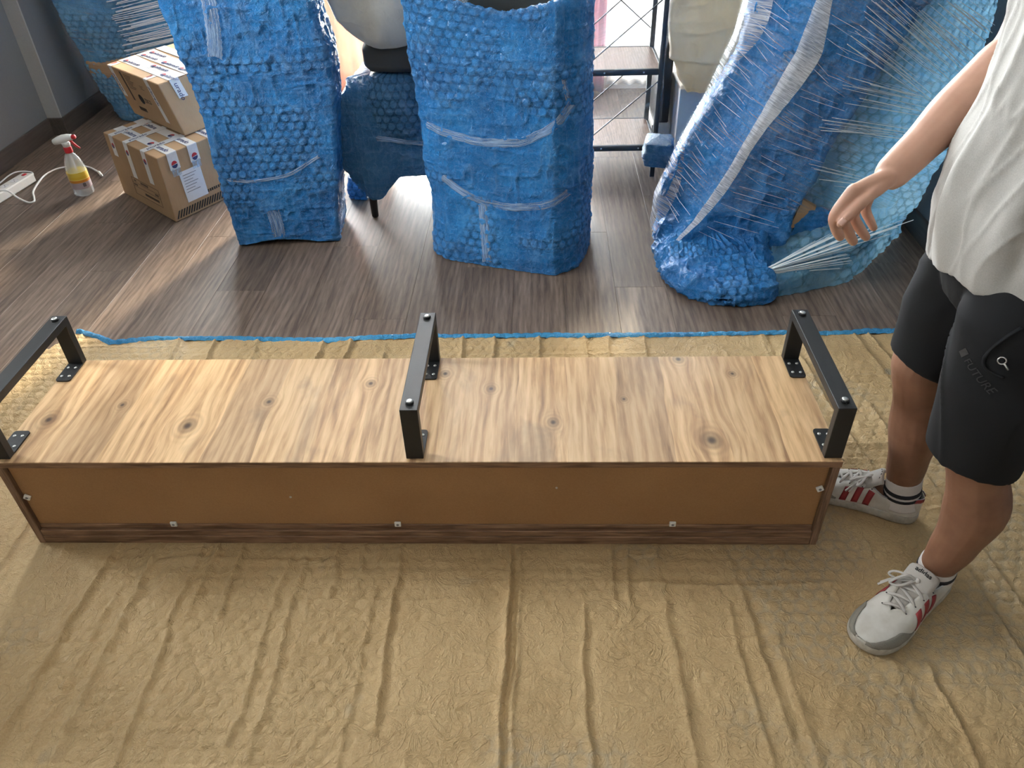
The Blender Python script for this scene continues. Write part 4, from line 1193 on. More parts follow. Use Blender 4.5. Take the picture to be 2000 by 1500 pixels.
UPPER = [((2.432, 1.401, 0.96), (2.763, 1.504, 0.721)), ((2.408, 1.394, 0.962), (2.74, 1.496, 0.725)), ((2.352, 1.385, 0.965), (2.732, 1.494, 0.717)), ((2.381, 1.385, 0.965), (2.712, 1.488, 0.748)), ((2.342, 1.385, 0.948), (2.707, 1.486, 0.694)), ((2.345, 1.385, 0.916), (2.688, 1.481, 0.686)), ((2.338, 1.385, 0.933), (2.695, 1.483, 0.713)), ((2.466, 1.412, 0.761), (2.686, 1.48, 0.613)), ((2.439, 1.403, 0.798), (2.658, 1.471, 0.648)), ((2.314, 1.385, 0.86), (2.566, 1.443, 0.703)), ((2.323, 1.385, 0.875), (2.589, 1.45, 0.708)), ((2.308, 1.385, 0.835), (2.548, 1.437, 0.687)), ((2.454, 1.408, 0.958), (2.773, 1.507, 0.742)), ((2.538, 1.434, 0.921), (2.771, 1.506, 0.772)), ((2.562, 1.441, 0.934), (2.782, 1.51, 0.795)), ((2.587, 1.449, 0.939), (2.796, 1.514, 0.81)), ((2.613, 1.457, 0.945), (2.796, 1.514, 0.834)), ((2.645, 1.467, 0.934), (2.816, 1.52, 0.833)), ((2.517, 1.428, 0.93), (2.757, 1.502, 0.757)), ((2.661, 1.472, 0.94), (2.816, 1.52, 0.857)), ((2.364, 1.385, 0.905), (2.592, 1.451, 0.757)), ((2.336, 1.385, 0.891), (2.568, 1.443, 0.743)), ((2.367, 1.385, 0.958), (2.697, 1.483, 0.733))]
LEVEL = [((2.333, 1.385, 0.732), (2.622, 1.46, 0.637)), ((2.324, 1.385, 0.705), (2.625, 1.461, 0.628)), ((2.326, 1.385, 0.695), (2.669, 1.475, 0.598)), ((2.392, 1.389, 0.659), (2.675, 1.476, 0.581)), ((2.344, 1.385, 0.645), (2.664, 1.473, 0.57)), ((2.42, 1.397, 0.701), (2.631, 1.463, 0.641)), ((2.281, 1.385, 0.589), (2.626, 1.461, 0.514)), ((2.292, 1.385, 0.576), (2.627, 1.462, 0.505)), ((2.284, 1.385, 0.552), (2.551, 1.438, 0.515)), ((2.276, 1.385, 0.564), (2.619, 1.459, 0.491)), ((2.312, 1.385, 0.596), (2.628, 1.462, 0.527)), ((2.268, 1.385, 0.432), (2.472, 1.414, 0.369)), ((2.29, 1.385, 0.412), (2.497, 1.421, 0.351)), ((2.316, 1.385, 0.373), (2.525, 1.43, 0.327))]
for a, b in UPPER + LEVEL:
    strand(a, b, r_.uniform(0.0018, 0.0036))
    for q in range(2):                                     # finer threads beside each fold
        d = Vector((0, 0, r_.uniform(-0.022, 0.022)))
        t0, t1 = r_.uniform(0, 0.5), r_.uniform(0.6, 1.0)
        strand(Vector(a).lerp(Vector(b), t0) + d, Vector(a).lerp(Vector(b), t1) + d * 0.9, r_.uniform(0.0006, 0.0013))
FAN = [[2.37, 1.34, 0.15], [2.386, 1.34, 0.165], [2.419, 1.34, 0.181], [2.445, 1.34, 0.191], [2.493, 1.34, 0.187], [2.527, 1.34, 0.201], [2.521, 1.34, 0.148], [2.491, 1.34, 0.132], [2.472, 1.34, 0.117], [2.436, 1.265, 0.132], [2.448, 1.265, 0.119], [2.457, 1.265, 0.107], [2.454, 1.265, 0.096], [2.421, 1.265, 0.075], [2.349, 1.265, 0.063], [2.2, 1.265, 0.049], [2.617, 1.34, 0.21], [2.664, 1.34, 0.24], [2.597, 1.34, 0.179]]
for k, p in enumerate(FAN):
    o_ = Vector((2.084 + 0.01 * r_.random(), 1.225, 0.066 + 0.006 * r_.random()))
    strand(o_, p, r_.uniform(0.0016, 0.0030))
    strand(o_ + (Vector(p) - o_) * r_.uniform(0.1, 0.5), Vector(p) + Vector((r_.uniform(-.05, .02), 0, r_.uniform(-.012, .012))), r_.uniform(0.0006, 0.0013))
strand((2.085, 1.225, 0.068), (1.84, 1.30, 0.085), 0.0018); strand((2.085, 1.228, 0.066), (1.80, 1.40, 0.085), 0.0012)
for k in range(34):       # fine level threads over the front panel, and short ones over the left face
    z0 = 0.16 + 0.023 * k
    u0 = 2.75 + 0.5 * r_.random()
    strand(film_at(u0, z0, 0.004), film_at(u0 + 0.4 + 0.35 * r_.random(), z0 - 0.05, 0.004), r_.uniform(0.0004, 0.0010))
for k in range(36):
    z0 = 0.20 + 0.021 * k
    u0 = 1.02 + 0.35 * r_.random()
    strand(film_at(u0, z0, 0.004), film_at(u0 + 0.25 + 0.3 * r_.random(), z0 - 0.035, 0.004), r_.uniform(0.0004, 0.0009))
o = st.build('film_strand', MAT['strand'], hp); o['kind'] = 'stuff'

# ------------------------------------------------------------------ black steel shelf with wooden boards, wrapped in film
sf = tag(empty('metal_shelf', (1.69, 2.48, 0)), 'black steel shelf with brown wooden boards and cross wires, wrapped in film', 'shelf')
SX0, SX1, SY0, SY1, SH = 1.520, 1.862, 2.295, 2.675, 1.55
for xa in (SX0, SX1 - 0.022):
    for ya in (SY0, SY1 - 0.022):
        MB().box(*bx(xa, xa + 0.022, ya, ya + 0.022, 0.001, SH), 0.0015).build('post', MAT['shelf_metal'], sf)
for zb in (0.158, 0.505, 0.86, 1.21, 1.52):
    MB().box(*bx(SX0 + 0.012, SX1 - 0.012, SY0 + 0.014, SY1 - 0.014, zb - 0.016, zb), 0.001).build('board', MAT['shelfwood'], sf)
    m = MB()
    m.box(*bx(SX0 + 0.022, SX1 - 0.022, SY0 - 0.001, SY0 + 0.013, zb - 0.026, zb + 0.001), 0.0015)
    m.box(*bx(SX0 + 0.022, SX1 - 0.022, SY1 - 0.013, SY1 + 0.001, zb - 0.026, zb + 0.001), 0.0015)
    for xa in (SX0 + 0.001, SX1 - 0.013): m.box(*bx(xa, xa + 0.012, SY0 + 0.022, SY1 - 0.022, zb - 0.026, zb + 0.0005), 0.0015)
    fr = m.build('board_frame', MAT['shelf_metal'], sf)
    for xb in (1.60, 1.775):
        MB().lathe([(0.004, 0), (0.0035, 0.0018), (0.001, 0.0024)], 10, Matrix.Translation((xb, SY0 - 0.001, zb - 0.013)) @ Matrix.Rotation(PI / 2, 4, 'X')).build('screw', MAT['steel'], fr)
for (yy_, sets) in ((SY0 + 0.004, [(1.538, 0.19, 1.848, 0.455), (1.538, 0.54, 1.848, 0.80)]), (SY1 - 0.004, [(1.538, 0.21, 1.848, 0.48), (1.538, 0.58, 1.848, 0.84), (1.848, 0.58, 1.538, 0.84)])):
    for (xa, za, xb, zb) in sets: MB().tube([(xa, yy_, za), (xb, yy_, zb)], 0.003, 6).build('cross_wire', MAT['shelf_metal'], sf)
nu, nv = 40, 60
def film_sheet(name, x0, x1, y0, y1, z0, z1, seed):
    a = np.linspace(0, 1, nu)[None, :]; b_ = np.linspace(0, 1, nv)[:, None]
    X = x0 + (x1 - x0) * a + 0 * b_; Y = y0 + (y1 - y0) * a + 0 * b_; Z = z0 + (z1 - z0) * b_ + 0 * a
    Q = np.stack([X, Y, Z], -1)
    nrm = np.array([-(y1 - y0), (x1 - x0), 0]); nrm = nrm / np.linalg.norm(nrm)
    Q += nrm * (0.006 * (fbm(a * 4 + seed, b_ * 14, seed, 3) - .5) * 2)[..., None]
    o = mesh_obj(name, Q.reshape(-1, 3), grid_F(nv, nu), MAT['film_shelf'], sf, True)
    set_attr(o, 'st', np.stack([Q[..., 0] + Q[..., 1], Q[..., 2] - 0.35 * (Q[..., 0] + Q[..., 1]), 0 * Q[..., 0]], -1), 'FLOAT_VECTOR')
    return o
film_sheet('stretch_film', SX0 - 0.006, SX1 + 0.006, SY0 - 0.012, SY0 - 0.012, 0.10, 1.4, 1)
film_sheet('stretch_film', SX1 + 0.008, SX1 + 0.008, SY0 - 0.01, SY1 + 0.01, 0.14, 1.4, 2)
film_sheet('stretch_film', SX0 - 0.006, SX1 + 0.006, SY1 + 0.012, SY1 + 0.012, 0.12, 1.4, 3)

# things standing behind, right of the shelf
o = MB().box(*bx(1.90, 1.965, 2.67, 2.93, 0.13, 1.02), 0.004).build('black_panel', MAT['dark_plastic'], None)
tag(o, 'tall narrow black panel standing between the shelf and the cream bag', 'panel')
o = MB().box(*bx(1.885, 1.980, 2.66, 2.94, 0.003, 0.128), 0.01).build('foam_block', MAT['grey_bag'], None)
tag(o, 'pale block on the floor under the narrow black panel', 'block')
wb = tag(empty('white_carton', (2.12, 2.62, 0)), 'plain white carton with small black print under the cream bag', 'carton')
MB().box(*bx(1.985, 2.30, 2.52, 2.80, 0.002, 0.345), 0.003).build('carton_body', MAT['white_paper'], wb)
m = MB()
for k in range(6): m.box(*bx(2.015, 2.13 - 0.01 * (k % 3), 2.5180, 2.5205, 0.075 + k * 0.012, 0.078 + k * 0.012), 0.0002)
for (a, b_, c, d) in ((2.055, 2.075, 0.215, 0.235), (2.080, 2.088, 0.212, 0.224), (2.10, 2.118, 0.213, 0.238)): m.box(*bx(a, b_, 2.5180, 2.5205, c, d), 0.0002)
m.build('printed_marks', MAT['ink_grey'], wb)['kind'] = 'stuff'
o = soft('plastic_bag', [(0.352, [(2.02, 2.50), (2.10, 2.47), (2.17, 2.49), (2.20, 2.60), (2.02, 2.60)]), (0.40, [(1.975, 2.48), (2.09, 2.43), (2.20, 2.46), (2.25, 2.60), (1.975, 2.60)]), (0.52, [(1.915, 2.46), (2.08, 2.40), (2.245, 2.44), (2.29, 2.60), (1.94, 2.60)]),
                         (0.66, [(1.89, 2.48), (2.08, 2.42), (2.265, 2.46), (2.30, 2.60), (1.93, 2.60)]), (0.74, [(1.90, 2.50), (2.05, 2.46), (2.20, 2.52), (2.22, 2.60), (1.93, 2.60)]), (0.86, [(1.93, 2.54), (2.04, 2.52), (2.12, 2.56), (2.12, 2.61), (1.95, 2.61)]),
                         (0.95, [(2.0, 2.58), (2.04, 2.57), (2.08, 2.60), (2.08, 2.66), (2.0, 2.66)])], MAT['beige_bag'], None, per=34, nv=120, su=3, sv=2.5, warp=0.02, seed=14, wr=0.012)
tag(o, 'crumpled cream plastic bag on the white carton beside the shelf', 'bag')
cb = MB().hexa([(2.23, 2.66, 0.665), (2.42, 2.64, 0.665), (2.46, 2.90, 0.665), (2.27, 2.92, 0.665)], [(2.20, 2.65, 0.82), (2.42, 2.63, 0.82), (2.46, 2.92, 0.82), (2.25, 2.94, 0.82)]).build('open_carton', MAT['card'], None)
tag(cb, 'brown cardboard carton behind the cream bag at the top edge', 'carton')
o = MB().box(*bx(2.315, 2.455, 2.66, 2.90, 0.002, 0.664), 0.004).build('tall_carton', MAT['card_dark'], None)
tag(o, 'tall dull carton hidden behind the heap, carrying the upper carton', 'carton')


# ------------------------------------------------------------------ the two taped cardboard boxes
def V3(p, z): return Vector((p[0], p[1], z))
def prism(c4, z0, z1): return [V3(p, z0) for p in c4], [V3(p, z1) for p in c4]
def ribbon(name, pts, side, width, mat, parent, n_off=None):
    """flat strip along pts (already lying just off the surface), width measured along side"""
    side = Vector(side).normalized() * (width / 2)
    V = []
    for p in pts: V += [Vector(p) - side, Vector(p) + side]
    F = [(2 * i, 2 * i + 1, 2 * i + 3, 2 * i + 2) for i in range(len(pts) - 1)]
    o = mesh_obj(name, V, F, mat, parent)
    set_attr(o, 'st', [(0.05 * i, 0.05 * j, 0) for i in range(len(pts)) for j in (0, 1)], 'FLOAT_VECTOR')
    md = o.modifiers.new('thickness', 'SOLIDIFY'); md.thickness = 0.0006; md.offset = 0
    return o
def disc_part(M, r, a0, a1, mat, parent, name='emblem', sq=1.0):
    V = [Vector((r * math.cos(a0 + (a1 - a0) * k / 12), sq * r * math.sin(a0 + (a1 - a0) * k / 12), 0)) for k in range(13)]
    V2 = [v + Vector((0, 0, 0.0006)) for v in V]
    F = [tuple(range(13)), tuple(range(13, 26))] + [(i, (i + 1) % 13, (i + 1) % 13 + 13, i + 13) for i in range(13)]
    return mesh_obj(name, [M @ v for v in V + V2], F, mat, parent)
def emblem(M, r, parent):
    disc_part(M, r, 0.15, PI + 0.15, MAT['ink_red'], parent)
    disc_part(M @ Matrix.Translation((0, -r * 0.18, 0)), r, PI + 0.1, 2 * PI + 0.1, MAT['ink_blue'], parent)
def marks(name, M, rects, mat, parent, stuff=True):
    m = MB()
    for (x0, x1, y0, y1) in rects:
        m.box(((x0 + x1) / 2, (y0 + y1) / 2, 0.0003), (x1 - x0, y1 - y0, 0.0006), 0.0001, M)
    o = m.build(name, mat, parent)
    if stuff: o['kind'] = 'stuff'
    return o

N = Vector((-0.331, 1.868, 0)); Lc = Vector((-0.712, 2.198, 0))
dd_ = (Lc - N); dl = dd_.length; dd_.normalize()
rr_ = Vector((0.515, 0.857, 0)).normalized()
BD, BH = 0.415, 0.300
bxl = tag(empty('cardboard_box', (-0.45, 2.2, 0)), 'lower brown cardboard box on the floor with white printed tape and paper label', 'cardboard box', 'taped cardboard boxes')
def BP(a, b, z): return N + dd_ * a + rr_ * b + Vector((0, 0, z))
c4 = [BP(0, 0, 0), BP(dl, 0, 0), BP(dl, BD, 0), BP(0, BD, 0)]
o = MB().hexa([p + Vector((0, 0, 0.001)) for p in c4], [p + Vector((0, 0, BH)) for p in c4]).build('carton_body', MAT['card'], bxl)
bv = o.modifiers.new('bevel', 'BEVEL'); bv.width = 0.004; bv.segments = 2
nl = -rr_.copy(); nl = (nl - dd_ * nl.dot(dd_)).normalized()        # outward from the left-hand face
nr = -dd_.copy(); nr = (nr - rr_ * nr.dot(rr_)).normalized()        # outward from the right-hand face
e = 0.0013
for b in (0.075, 0.185, 0.30):
    drop = {0.075: 0.075, 0.185: 0.075, 0.30: 0.12}[b]
    ribbon('packing_tape', [BP(dl - 0.01, b, BH + e), BP(0.0, b, BH + e), BP(0, b, BH - 0.001) + nr * e, BP(0, b, BH - drop) + nr * e], rr_, 0.052, MAT['tape_white'], bxl)
    for k, a in enumerate((0.42, 0.17)):
        Mt = frame_M(BP(a, b - 0.002, BH + e + 0.0005), -dd_, rr_)
        text_obj('piturado', 0.036, MAT['ink_blue'], bxl, Mt @ Matrix.Translation((0.022, 0, 0)), shear=0.25, bold=0.0004)
        emblem(Mt, 0.014, bxl)
for a, zlo in ((0.43, 0.205), (0.29, 0.135), (0.125, 0.150)):
    ribbon('packing_tape', [BP(a, 0.22, BH + 2 * e), BP(a, 0.0, BH + 2 * e), BP(a, 0, BH - 0.001) + nl * e, BP(a, 0, zlo) + nl * e], dd_, 0.040, MAT['tape_white'], bxl)
    Mt = frame_M(BP(a, 0, 0.255) + nl * (e + 0.0006), -dd_, Vector((0, 0, 1)))
    emblem(Mt @ Matrix.Rotation(-0.6, 4, 'Z'), 0.012, bxl)
    Mt = frame_M(BP(a, 0.02, BH + 2 * e + 0.0005), rr_, dd_)
    text_obj('piturado', 0.028, MAT['ink_blue'], bxl, Mt, shear=0.25)
for b in (0.075, 0.185):
    Mt = frame_M(BP(0, b, BH - 0.052) + nr * (e + 0.0006), rr_, Vector((0, 0, 1)))
    emblem(Mt, 0.015, bxl)
    ribbon('clear_tape', [BP(0, b, BH - 0.07) + nr * (e + 0.0004), BP(0, b, BH - 0.105) + nr * (e + 0.0008)], rr_, 0.045, MAT['clear_tape_v'], bxl)
lab = ribbon('paper_label', [BP(0, 0.14, 0.205) + nr * e, BP(0, 0.145, 0.062) + nr * e], rr_, 0.115, MAT['white_paper'], bxl)
lab['label'] = 'white printed paper label'
Mt = frame_M(BP(0, 0.085, 0.062) + nr * (e + 0.0005), rr_, Vector((0, 0, 1)))
marks('label_print', Mt, [(0.012, 0.085 - 0.012 * (k % 3), 0.122 - k * 0.013, 0.1245 - k * 0.013) for k in range(7)], MAT['ink_grey'], bxl)
Mt = frame_M(BP(0.345, 0, 0.045) + nl * 0.0005, -dd_, Vector((0, 0, 1)))
fr_ = [(0, 0.255, 0.082, 0.0835), (0, 0.255, 0.040, 0.0415), (0, 0.255, 0.0, 0.0015), (0, 0.0015, 0, 0.083), (0.2535, 0.255, 0, 0.083), (0, 0.255, 0.061, 0.062)]
fr_ += [(0.02 + 0.012 * k, 0.028 + 0.012 * k, 0.068, 0.075) for k in range(2)] + [(0.085 + 0.012 * k, 0.093 + 0.012 * k, 0.067, 0.077) for k in range(6)] + [(0.10 + 0.011 * k, 0.108 + 0.011 * k, 0.016, 0.027) for k in range(12)]
fr_ += [(0.012 + 0.012 * k, 0.020 + 0.012 * k, 0.047, 0.055) for k in range(3)] + [(0.21 + 0.011 * k, 0.218 + 0.011 * k, 0.047, 0.056) for k in range(3)]
marks('printed_table', Mt, fr_, MAT['ink_brown'], bxl)
m = MB()
for k in range(26):
    b = 0.01 + k * 0.0148
    q = [BP(0, b, 0.012) + nr * 0.0008, BP(0, b + 0.008, 0.012) + nr * 0.0008, BP(0, b + 0.026, 0.046) + nr * 0.0008, BP(0, b + 0.018, 0.046) + nr * 0.0008]
    m.add(q + [p - nr * 0.0006 for p in q], [(0, 1, 2, 3), (4, 5, 6, 7), (0, 1, 5, 4), (1, 2, 6, 5), (2, 3, 7, 6), (3, 0, 4, 7)])
o = m.build('hatched_border', MAT['ink_black'], bxl); o['kind'] = 'stuff'
Mt = frame_M(BP(0, 0.19, 0.068) + nr * 0.0006, rr_, Vector((0, 0, 1)))
marks('printed_code', Mt, [(0.012 * k, 0.012 * k + 0.008, 0, 0.013) for k in range(14)], MAT['ink_black'], bxl)

# upper box, slightly askew
bxu = tag(empty('cardboard_box', (-0.40, 2.3, BH)), 'upper brown cardboard box stacked askew, top covered with white printed tape', 'cardboard box', 'taped cardboard boxes')
zb = BH + 0.004
bk = Vector((0.235, 0.425, 0)).normalized() * 0.43
ub = [Vector((-0.291, 2.115, zb)), Vector((-0.662, 2.439, zb))]; ut = [Vector((-0.332, 2.079, 0.545)), Vector((-0.703, 2.403, 0.545))]
B4 = [ub[0], ub[1], ub[1] + bk, ub[0] + bk]; T4 = [ut[0], ut[1], ut[1] + bk, ut[0] + bk]
o = MB().hexa(B4, T4).build('carton_body', MAT['card'], bxu)
bv = o.modifiers.new('bevel', 'BEVEL'); bv.width = 0.006; bv.segments = 2
ud = (ut[1] - ut[0]).normalized(); uw = (ut[1] - ut[0]).length
uz = (ut[0] - ub[0]); uh = uz.length; uz.normalize()
ur = bk.normalized()
nf = ud.cross(uz).normalized(); nf = nf if nf.dot(-ur) > 0 else -nf
ns_ = uz.cross(ur).normalized(); ns_ = ns_ if ns_.dot(-ud) > 0 else -ns_
def UT(a, b): return ut[0] + ud * a + ur * b
def UFc(a, z): return ub[0] + (ub[1] - ub[0]).normalized() * a + uz * z
for k, b in enumerate((0.085, 0.125, 0.185, 0.235, 0.30)):
    ribbon('packing_tape', [UT(uw - 0.005, b + 0.01), UT(uw * .6, b + 0.006 * (-1) ** k), UT(0.0, b), ub[0] + ur * b + uz * (uh - 0.002) + ns_ * e, ub[0] + ur * (b + 0.01) + uz * (uh - 0.10) + ns_ * e] if False else
           [UT(uw - 0.005, b + 0.01) + Vector((0, 0, e + 0.0004 * k)), UT(uw * .6, b + 0.006 * (-1) ** k) + Vector((0, 0, e + 0.0004 * k)), UT(0, b) + Vector((0, 0, e + 0.0004 * k))], ur, 0.056, MAT['tape_white'], bxu)
    for a in (0.44, 0.24, 0.085):
        if (k + int(a * 100)) % 3 == 0: continue
        Mt = frame_M(UT(a, b) + Vector((0, 0, e + 0.003)), -ud, ur)
        emblem(Mt, 0.012, bxu)
        text_obj('piturado', 0.033, MAT['ink_blue'], bxu, Mt @ Matrix.Translation((0.018, 0, 0)), shear=0.25)
for b in (0.085, 0.20):
    ribbon('packing_tape', [UT(0, b) + ns_ * e + Vector((0, 0, 0.001)), ub[0] + ur * (b + 0.005) + uz * (uh - 0.085) + ns_ * e], ur, 0.05, MAT['tape_white'], bxu)
    Mt = frame_M(ub[0] + ur * b + uz * (uh - 0.015) + ns_ * (e + 0.0006), -uz, ur)
    text_obj('urado', 0.034, MAT['ink_blue'], bxu, Mt, shear=0.25)
for a, zlo in ((0.455, 0.10), (0.115, 0.04)):
    ribbon('packing_tape', [UT(a, 0.055) + Vector((0, 0, e)), UT(a, 0) + Vector((0, 0, e)), UFc(a, uh - 0.002) + nf * e, UFc(a, zlo) + nf * e], ud, 0.034, MAT['tape_white'], bxu)
    Mt = frame_M(UFc(a, uh - 0.035) + nf * (e + 0.0006), -uz, -ud)
    text_obj('piturado', 0.026, MAT['ink_blue'], bxu, Mt, shear=0.25)
    Mt = frame_M(UT(a + 0.01, 0.05) + Vector((0, 0, e + 0.0008)), -ur, -ud)
    text_obj('piu', 0.026, MAT['ink_red'], bxu, Mt)
Mt = frame_M(UFc(0.385, 0.02) + nf * 0.0005, -ud, uz)
rects = [(0.0, 0.016, 0.075, 0.215), (0.015, 0.085, 0.028, 0.047)] + [(0.035, 0.105 - 0.012 * (k % 3), 0.205 - 0.009 * k, 0.2075 - 0.009 * k) for k in range(8)] + [(0.155, 0.19 - 0.01 * (k % 2), 0.175 - 0.008 * k, 0.177 - 0.008 * k) for k in range(3)]
marks('printed_marks', Mt, rects, MAT['ink_brown'], bxu)
disc_part(Mt @ Matrix.Translation((0.098, 0.098, 0)), 0.022, 0, 2 * PI, MAT['ink_black'], bxu, 'printed_emblem', 1.1)
text_obj('ZICS', 0.030, MAT['ink_brown'], bxu, Mt @ Matrix.Translation((0.128, 0.098, 0)))
Mt = frame_M(ub[0] + ur * 0.15 + uz * 0.02 + ns_ * 0.0006, ur, uz)
marks('printed_grid', Mt, [(0.0, 0.12, 0.012 * k, 0.012 * k + 0.007) for k in range(11)], MAT['ink_black'], bxu)

# ------------------------------------------------------------------ spray bottle, power strip, cable
sb = tag(empty('spray_bottle', (-0.905, 2.195, 0)), 'clear spray bottle with red and white trigger head and yellow label on the floor', 'spray bottle')
Mb = Matrix.Translation((-0.905, 2.195, 0.001))
MB().lathe([(0.036, 0), (0.043, 0.004), (0.0455, 0.014), (0.0455, 0.115), (0.0440, 0.135), (0.036, 0.170), (0.024, 0.196), (0.0150, 0.206), (0.0150, 0.215)], 28, Mb).build('bottle_body', MAT['bottle'], sb, True)
lb = MB().lathe([(0.0458, 0.040), (0.0461, 0.041), (0.0461, 0.118), (0.0458, 0.119)], 28).build('bottle_label', MAT['label'], sb, True)
lb.data.transform(Matrix.Translation((0, 0, 0)))
lb.location = (-0.905, 2.195, 0.001)
lb['label'] = 'yellow and orange printed label'
m = MB()
for k in range(5): m.box((0.030 + 0.002 * k, -0.0350 + 0.0021 * k, 0.0), (0.0016, 0.0016, 0.016 + 0.004 * (k % 2)), 0.0003, Matrix.Translation((-0.905, 2.195, 0.060)))
o = m.build('bar_code', MAT['ink_black'], sb); o['kind'] = 'stuff'
MB().lathe([(0.0178, 0.208), (0.0182, 0.210), (0.0182, 0.232), (0.0165, 0.236)], 24, Mb).build('collar', MAT['red_plastic'], sb, True)
hx = -0.905
m = MB()
m.tube([(hx, 2.195, 0.234), (hx, 2.195, 0.246), (hx, 2.195, 0.258)], [0.0160, 0.0175, 0.021], 16, 1.0, (0, 1, 0))
m.tube([(hx - 0.056, 2.195, 0.256), (hx - 0.053, 2.195, 0.258), (hx - 0.03, 2.195, 0.266), (hx - 0.005, 2.195, 0.274), (hx + 0.02, 2.195, 0.279), (hx + 0.038, 2.195, 0.281), (hx + 0.041, 2.195, 0.281)],
       [0.008, 0.0145, 0.018, 0.0195, 0.0170, 0.0135, 0.012], 18, 0.95)
rm = m.build('spray_head', MAT['white_plastic'], sb, True)
MB().tube([(hx + 0.041, 2.195, 0.281), (hx + 0.054, 2.195, 0.282), (hx + 0.057, 2.195, 0.282)], [0.0105, 0.0105, 0.008], 14).build('nozzle', MAT['red_plastic'], sb, True)
MB().tube([(hx + 0.024, 2.195, 0.268), (hx + 0.034, 2.195, 0.252), (hx + 0.048, 2.195, 0.236), (hx + 0.060, 2.195, 0.228)], [0.0060, 0.0065, 0.0055, 0.0035], 12, 1.0, (0, 1, 0)).build('trigger', MAT['red_plastic'], sb, True)
MB().tube([(hx, 2.195, 0.21), (hx + 0.002, 2.195, 0.10), (hx + 0.012, 2.195, 0.012)], 0.003, 8).build('dip_tube', MAT['white_plastic'], sb, True)

ps = tag(empty('power_strip', (-1.29, 2.16, 0)), 'white power strip with round sockets and red switch by the left wall', 'power strip')
ang = math.atan2(0.985, 0.17)
Mp = Matrix.Translation((-1.293, 2.150, 0.0235)) @ Matrix.Rotation(ang, 4, 'Z')      # local x along the strip
MB().box((0, 0, 0), (0.42, 0.066, 0.044), 0.005, Mp).build('strip_body', MAT['white_plastic'], ps)
for k in range(5):
    Mk = Mp @ Matrix.Translation((-0.155 + 0.066 * k, 0, 0.0222))
    s_ = MB().lathe([(0.0205, 0), (0.0205, 0.0014), (0.0185, 0.0014), (0.0180, 0.0006), (0.0001, 0.0005)], 22, Mk).build('socket', MAT['white_paper'], ps, False)
    for q in (-1, 1):
        MB().lathe([(0.0026, 0.0007), (0.0026, 0.0011)], 10, Mk @ Matrix.Translation((0.0068 * q, 0.0068 * q, 0))).build('socket_hole', MAT['ink_black'], s_)
MB().box((0.182, 0.0, 0.0235), (0.024, 0.016, 0.004), 0.0015, Mp).build('switch', MAT['red_plastic'], ps)
def smooth_path(pts, n=12):
    P = [Vector(p) for p in pts]; out = []
    P = [P[0] * 2 - P[1]] + P + [P[-1] * 2 - P[-2]]
    for i in range(1, len(P) - 2):
        for k in range(n):
            t = k / n
            a, b, c, d = P[i - 1], P[i], P[i + 1], P[i + 2]
            out.append(0.5 * ((2 * b) + (c - a) * t + (2 * a - 5 * b + 4 * c - d) * t * t + (3 * b - a - 3 * c + d) * t ** 3))
    out.append(P[-2])
    return out
MB().tube(smooth_path([(-1.235, 2.345, 0.02), (-1.27, 2.40, 0.03), (-1.33, 2.36, 0.045), (-1.36, 2.25, 0.03), (-1.39, 2.10, 0.006), (-1.40, 1.95, 0.004)]), 0.0035, 8).build('mains_lead', MAT['white_paper'], ps, True)
cb_ = tag(empty('aerial_cable', (-1.15, 2.3, 0)), 'white cable looping over the floor behind the spray bottle, ending in a plug', 'cable')
MB().tube(smooth_path([(-1.36, 2.10, 0.0535), (-1.30, 2.125, 0.0525), (-1.235, 2.128, 0.050), (-1.19, 2.115, 0.020), (-1.135, 2.094, 0.0055), (-1.112, 2.105, 0.0055), (-1.135, 2.15, 0.0055), (-1.175, 2.22, 0.0055), (-1.205, 2.33, 0.0055), (-1.218, 2.42, 0.0055), (-1.200, 2.49, 0.0055),
                       (-1.150, 2.525, 0.0055), (-1.09, 2.535, 0.0055), (-1.03, 2.512, 0.0055), (-0.975, 2.468, 0.0055), (-0.945, 2.44, 0.0055)]), 0.0046, 8).build('cable_sheath', MAT['white_plastic'], cb_, True)
MB().tube([(-0.950, 2.445, 0.0075), (-0.945, 2.44, 0.0075), (-0.918, 2.405, 0.0075), (-0.915, 2.402, 0.0075)], [0.006, 0.0072, 0.0072, 0.006], 12).build('plug', MAT['white_plastic'], cb_, True)
MB().tube([(-0.916, 2.403, 0.0075), (-0.904, 2.388, 0.0075)], [0.0045, 0.0045], 12).build('plug_tip', MAT['steel'], cb_, True)


# ------------------------------------------------------------------ the man at the right end of the bench
man = tag(empty('person', (2.22, -0.02, 0.006)), 'standing person in grey T-shirt and black shorts, right arm reaching down by the bench', 'person')

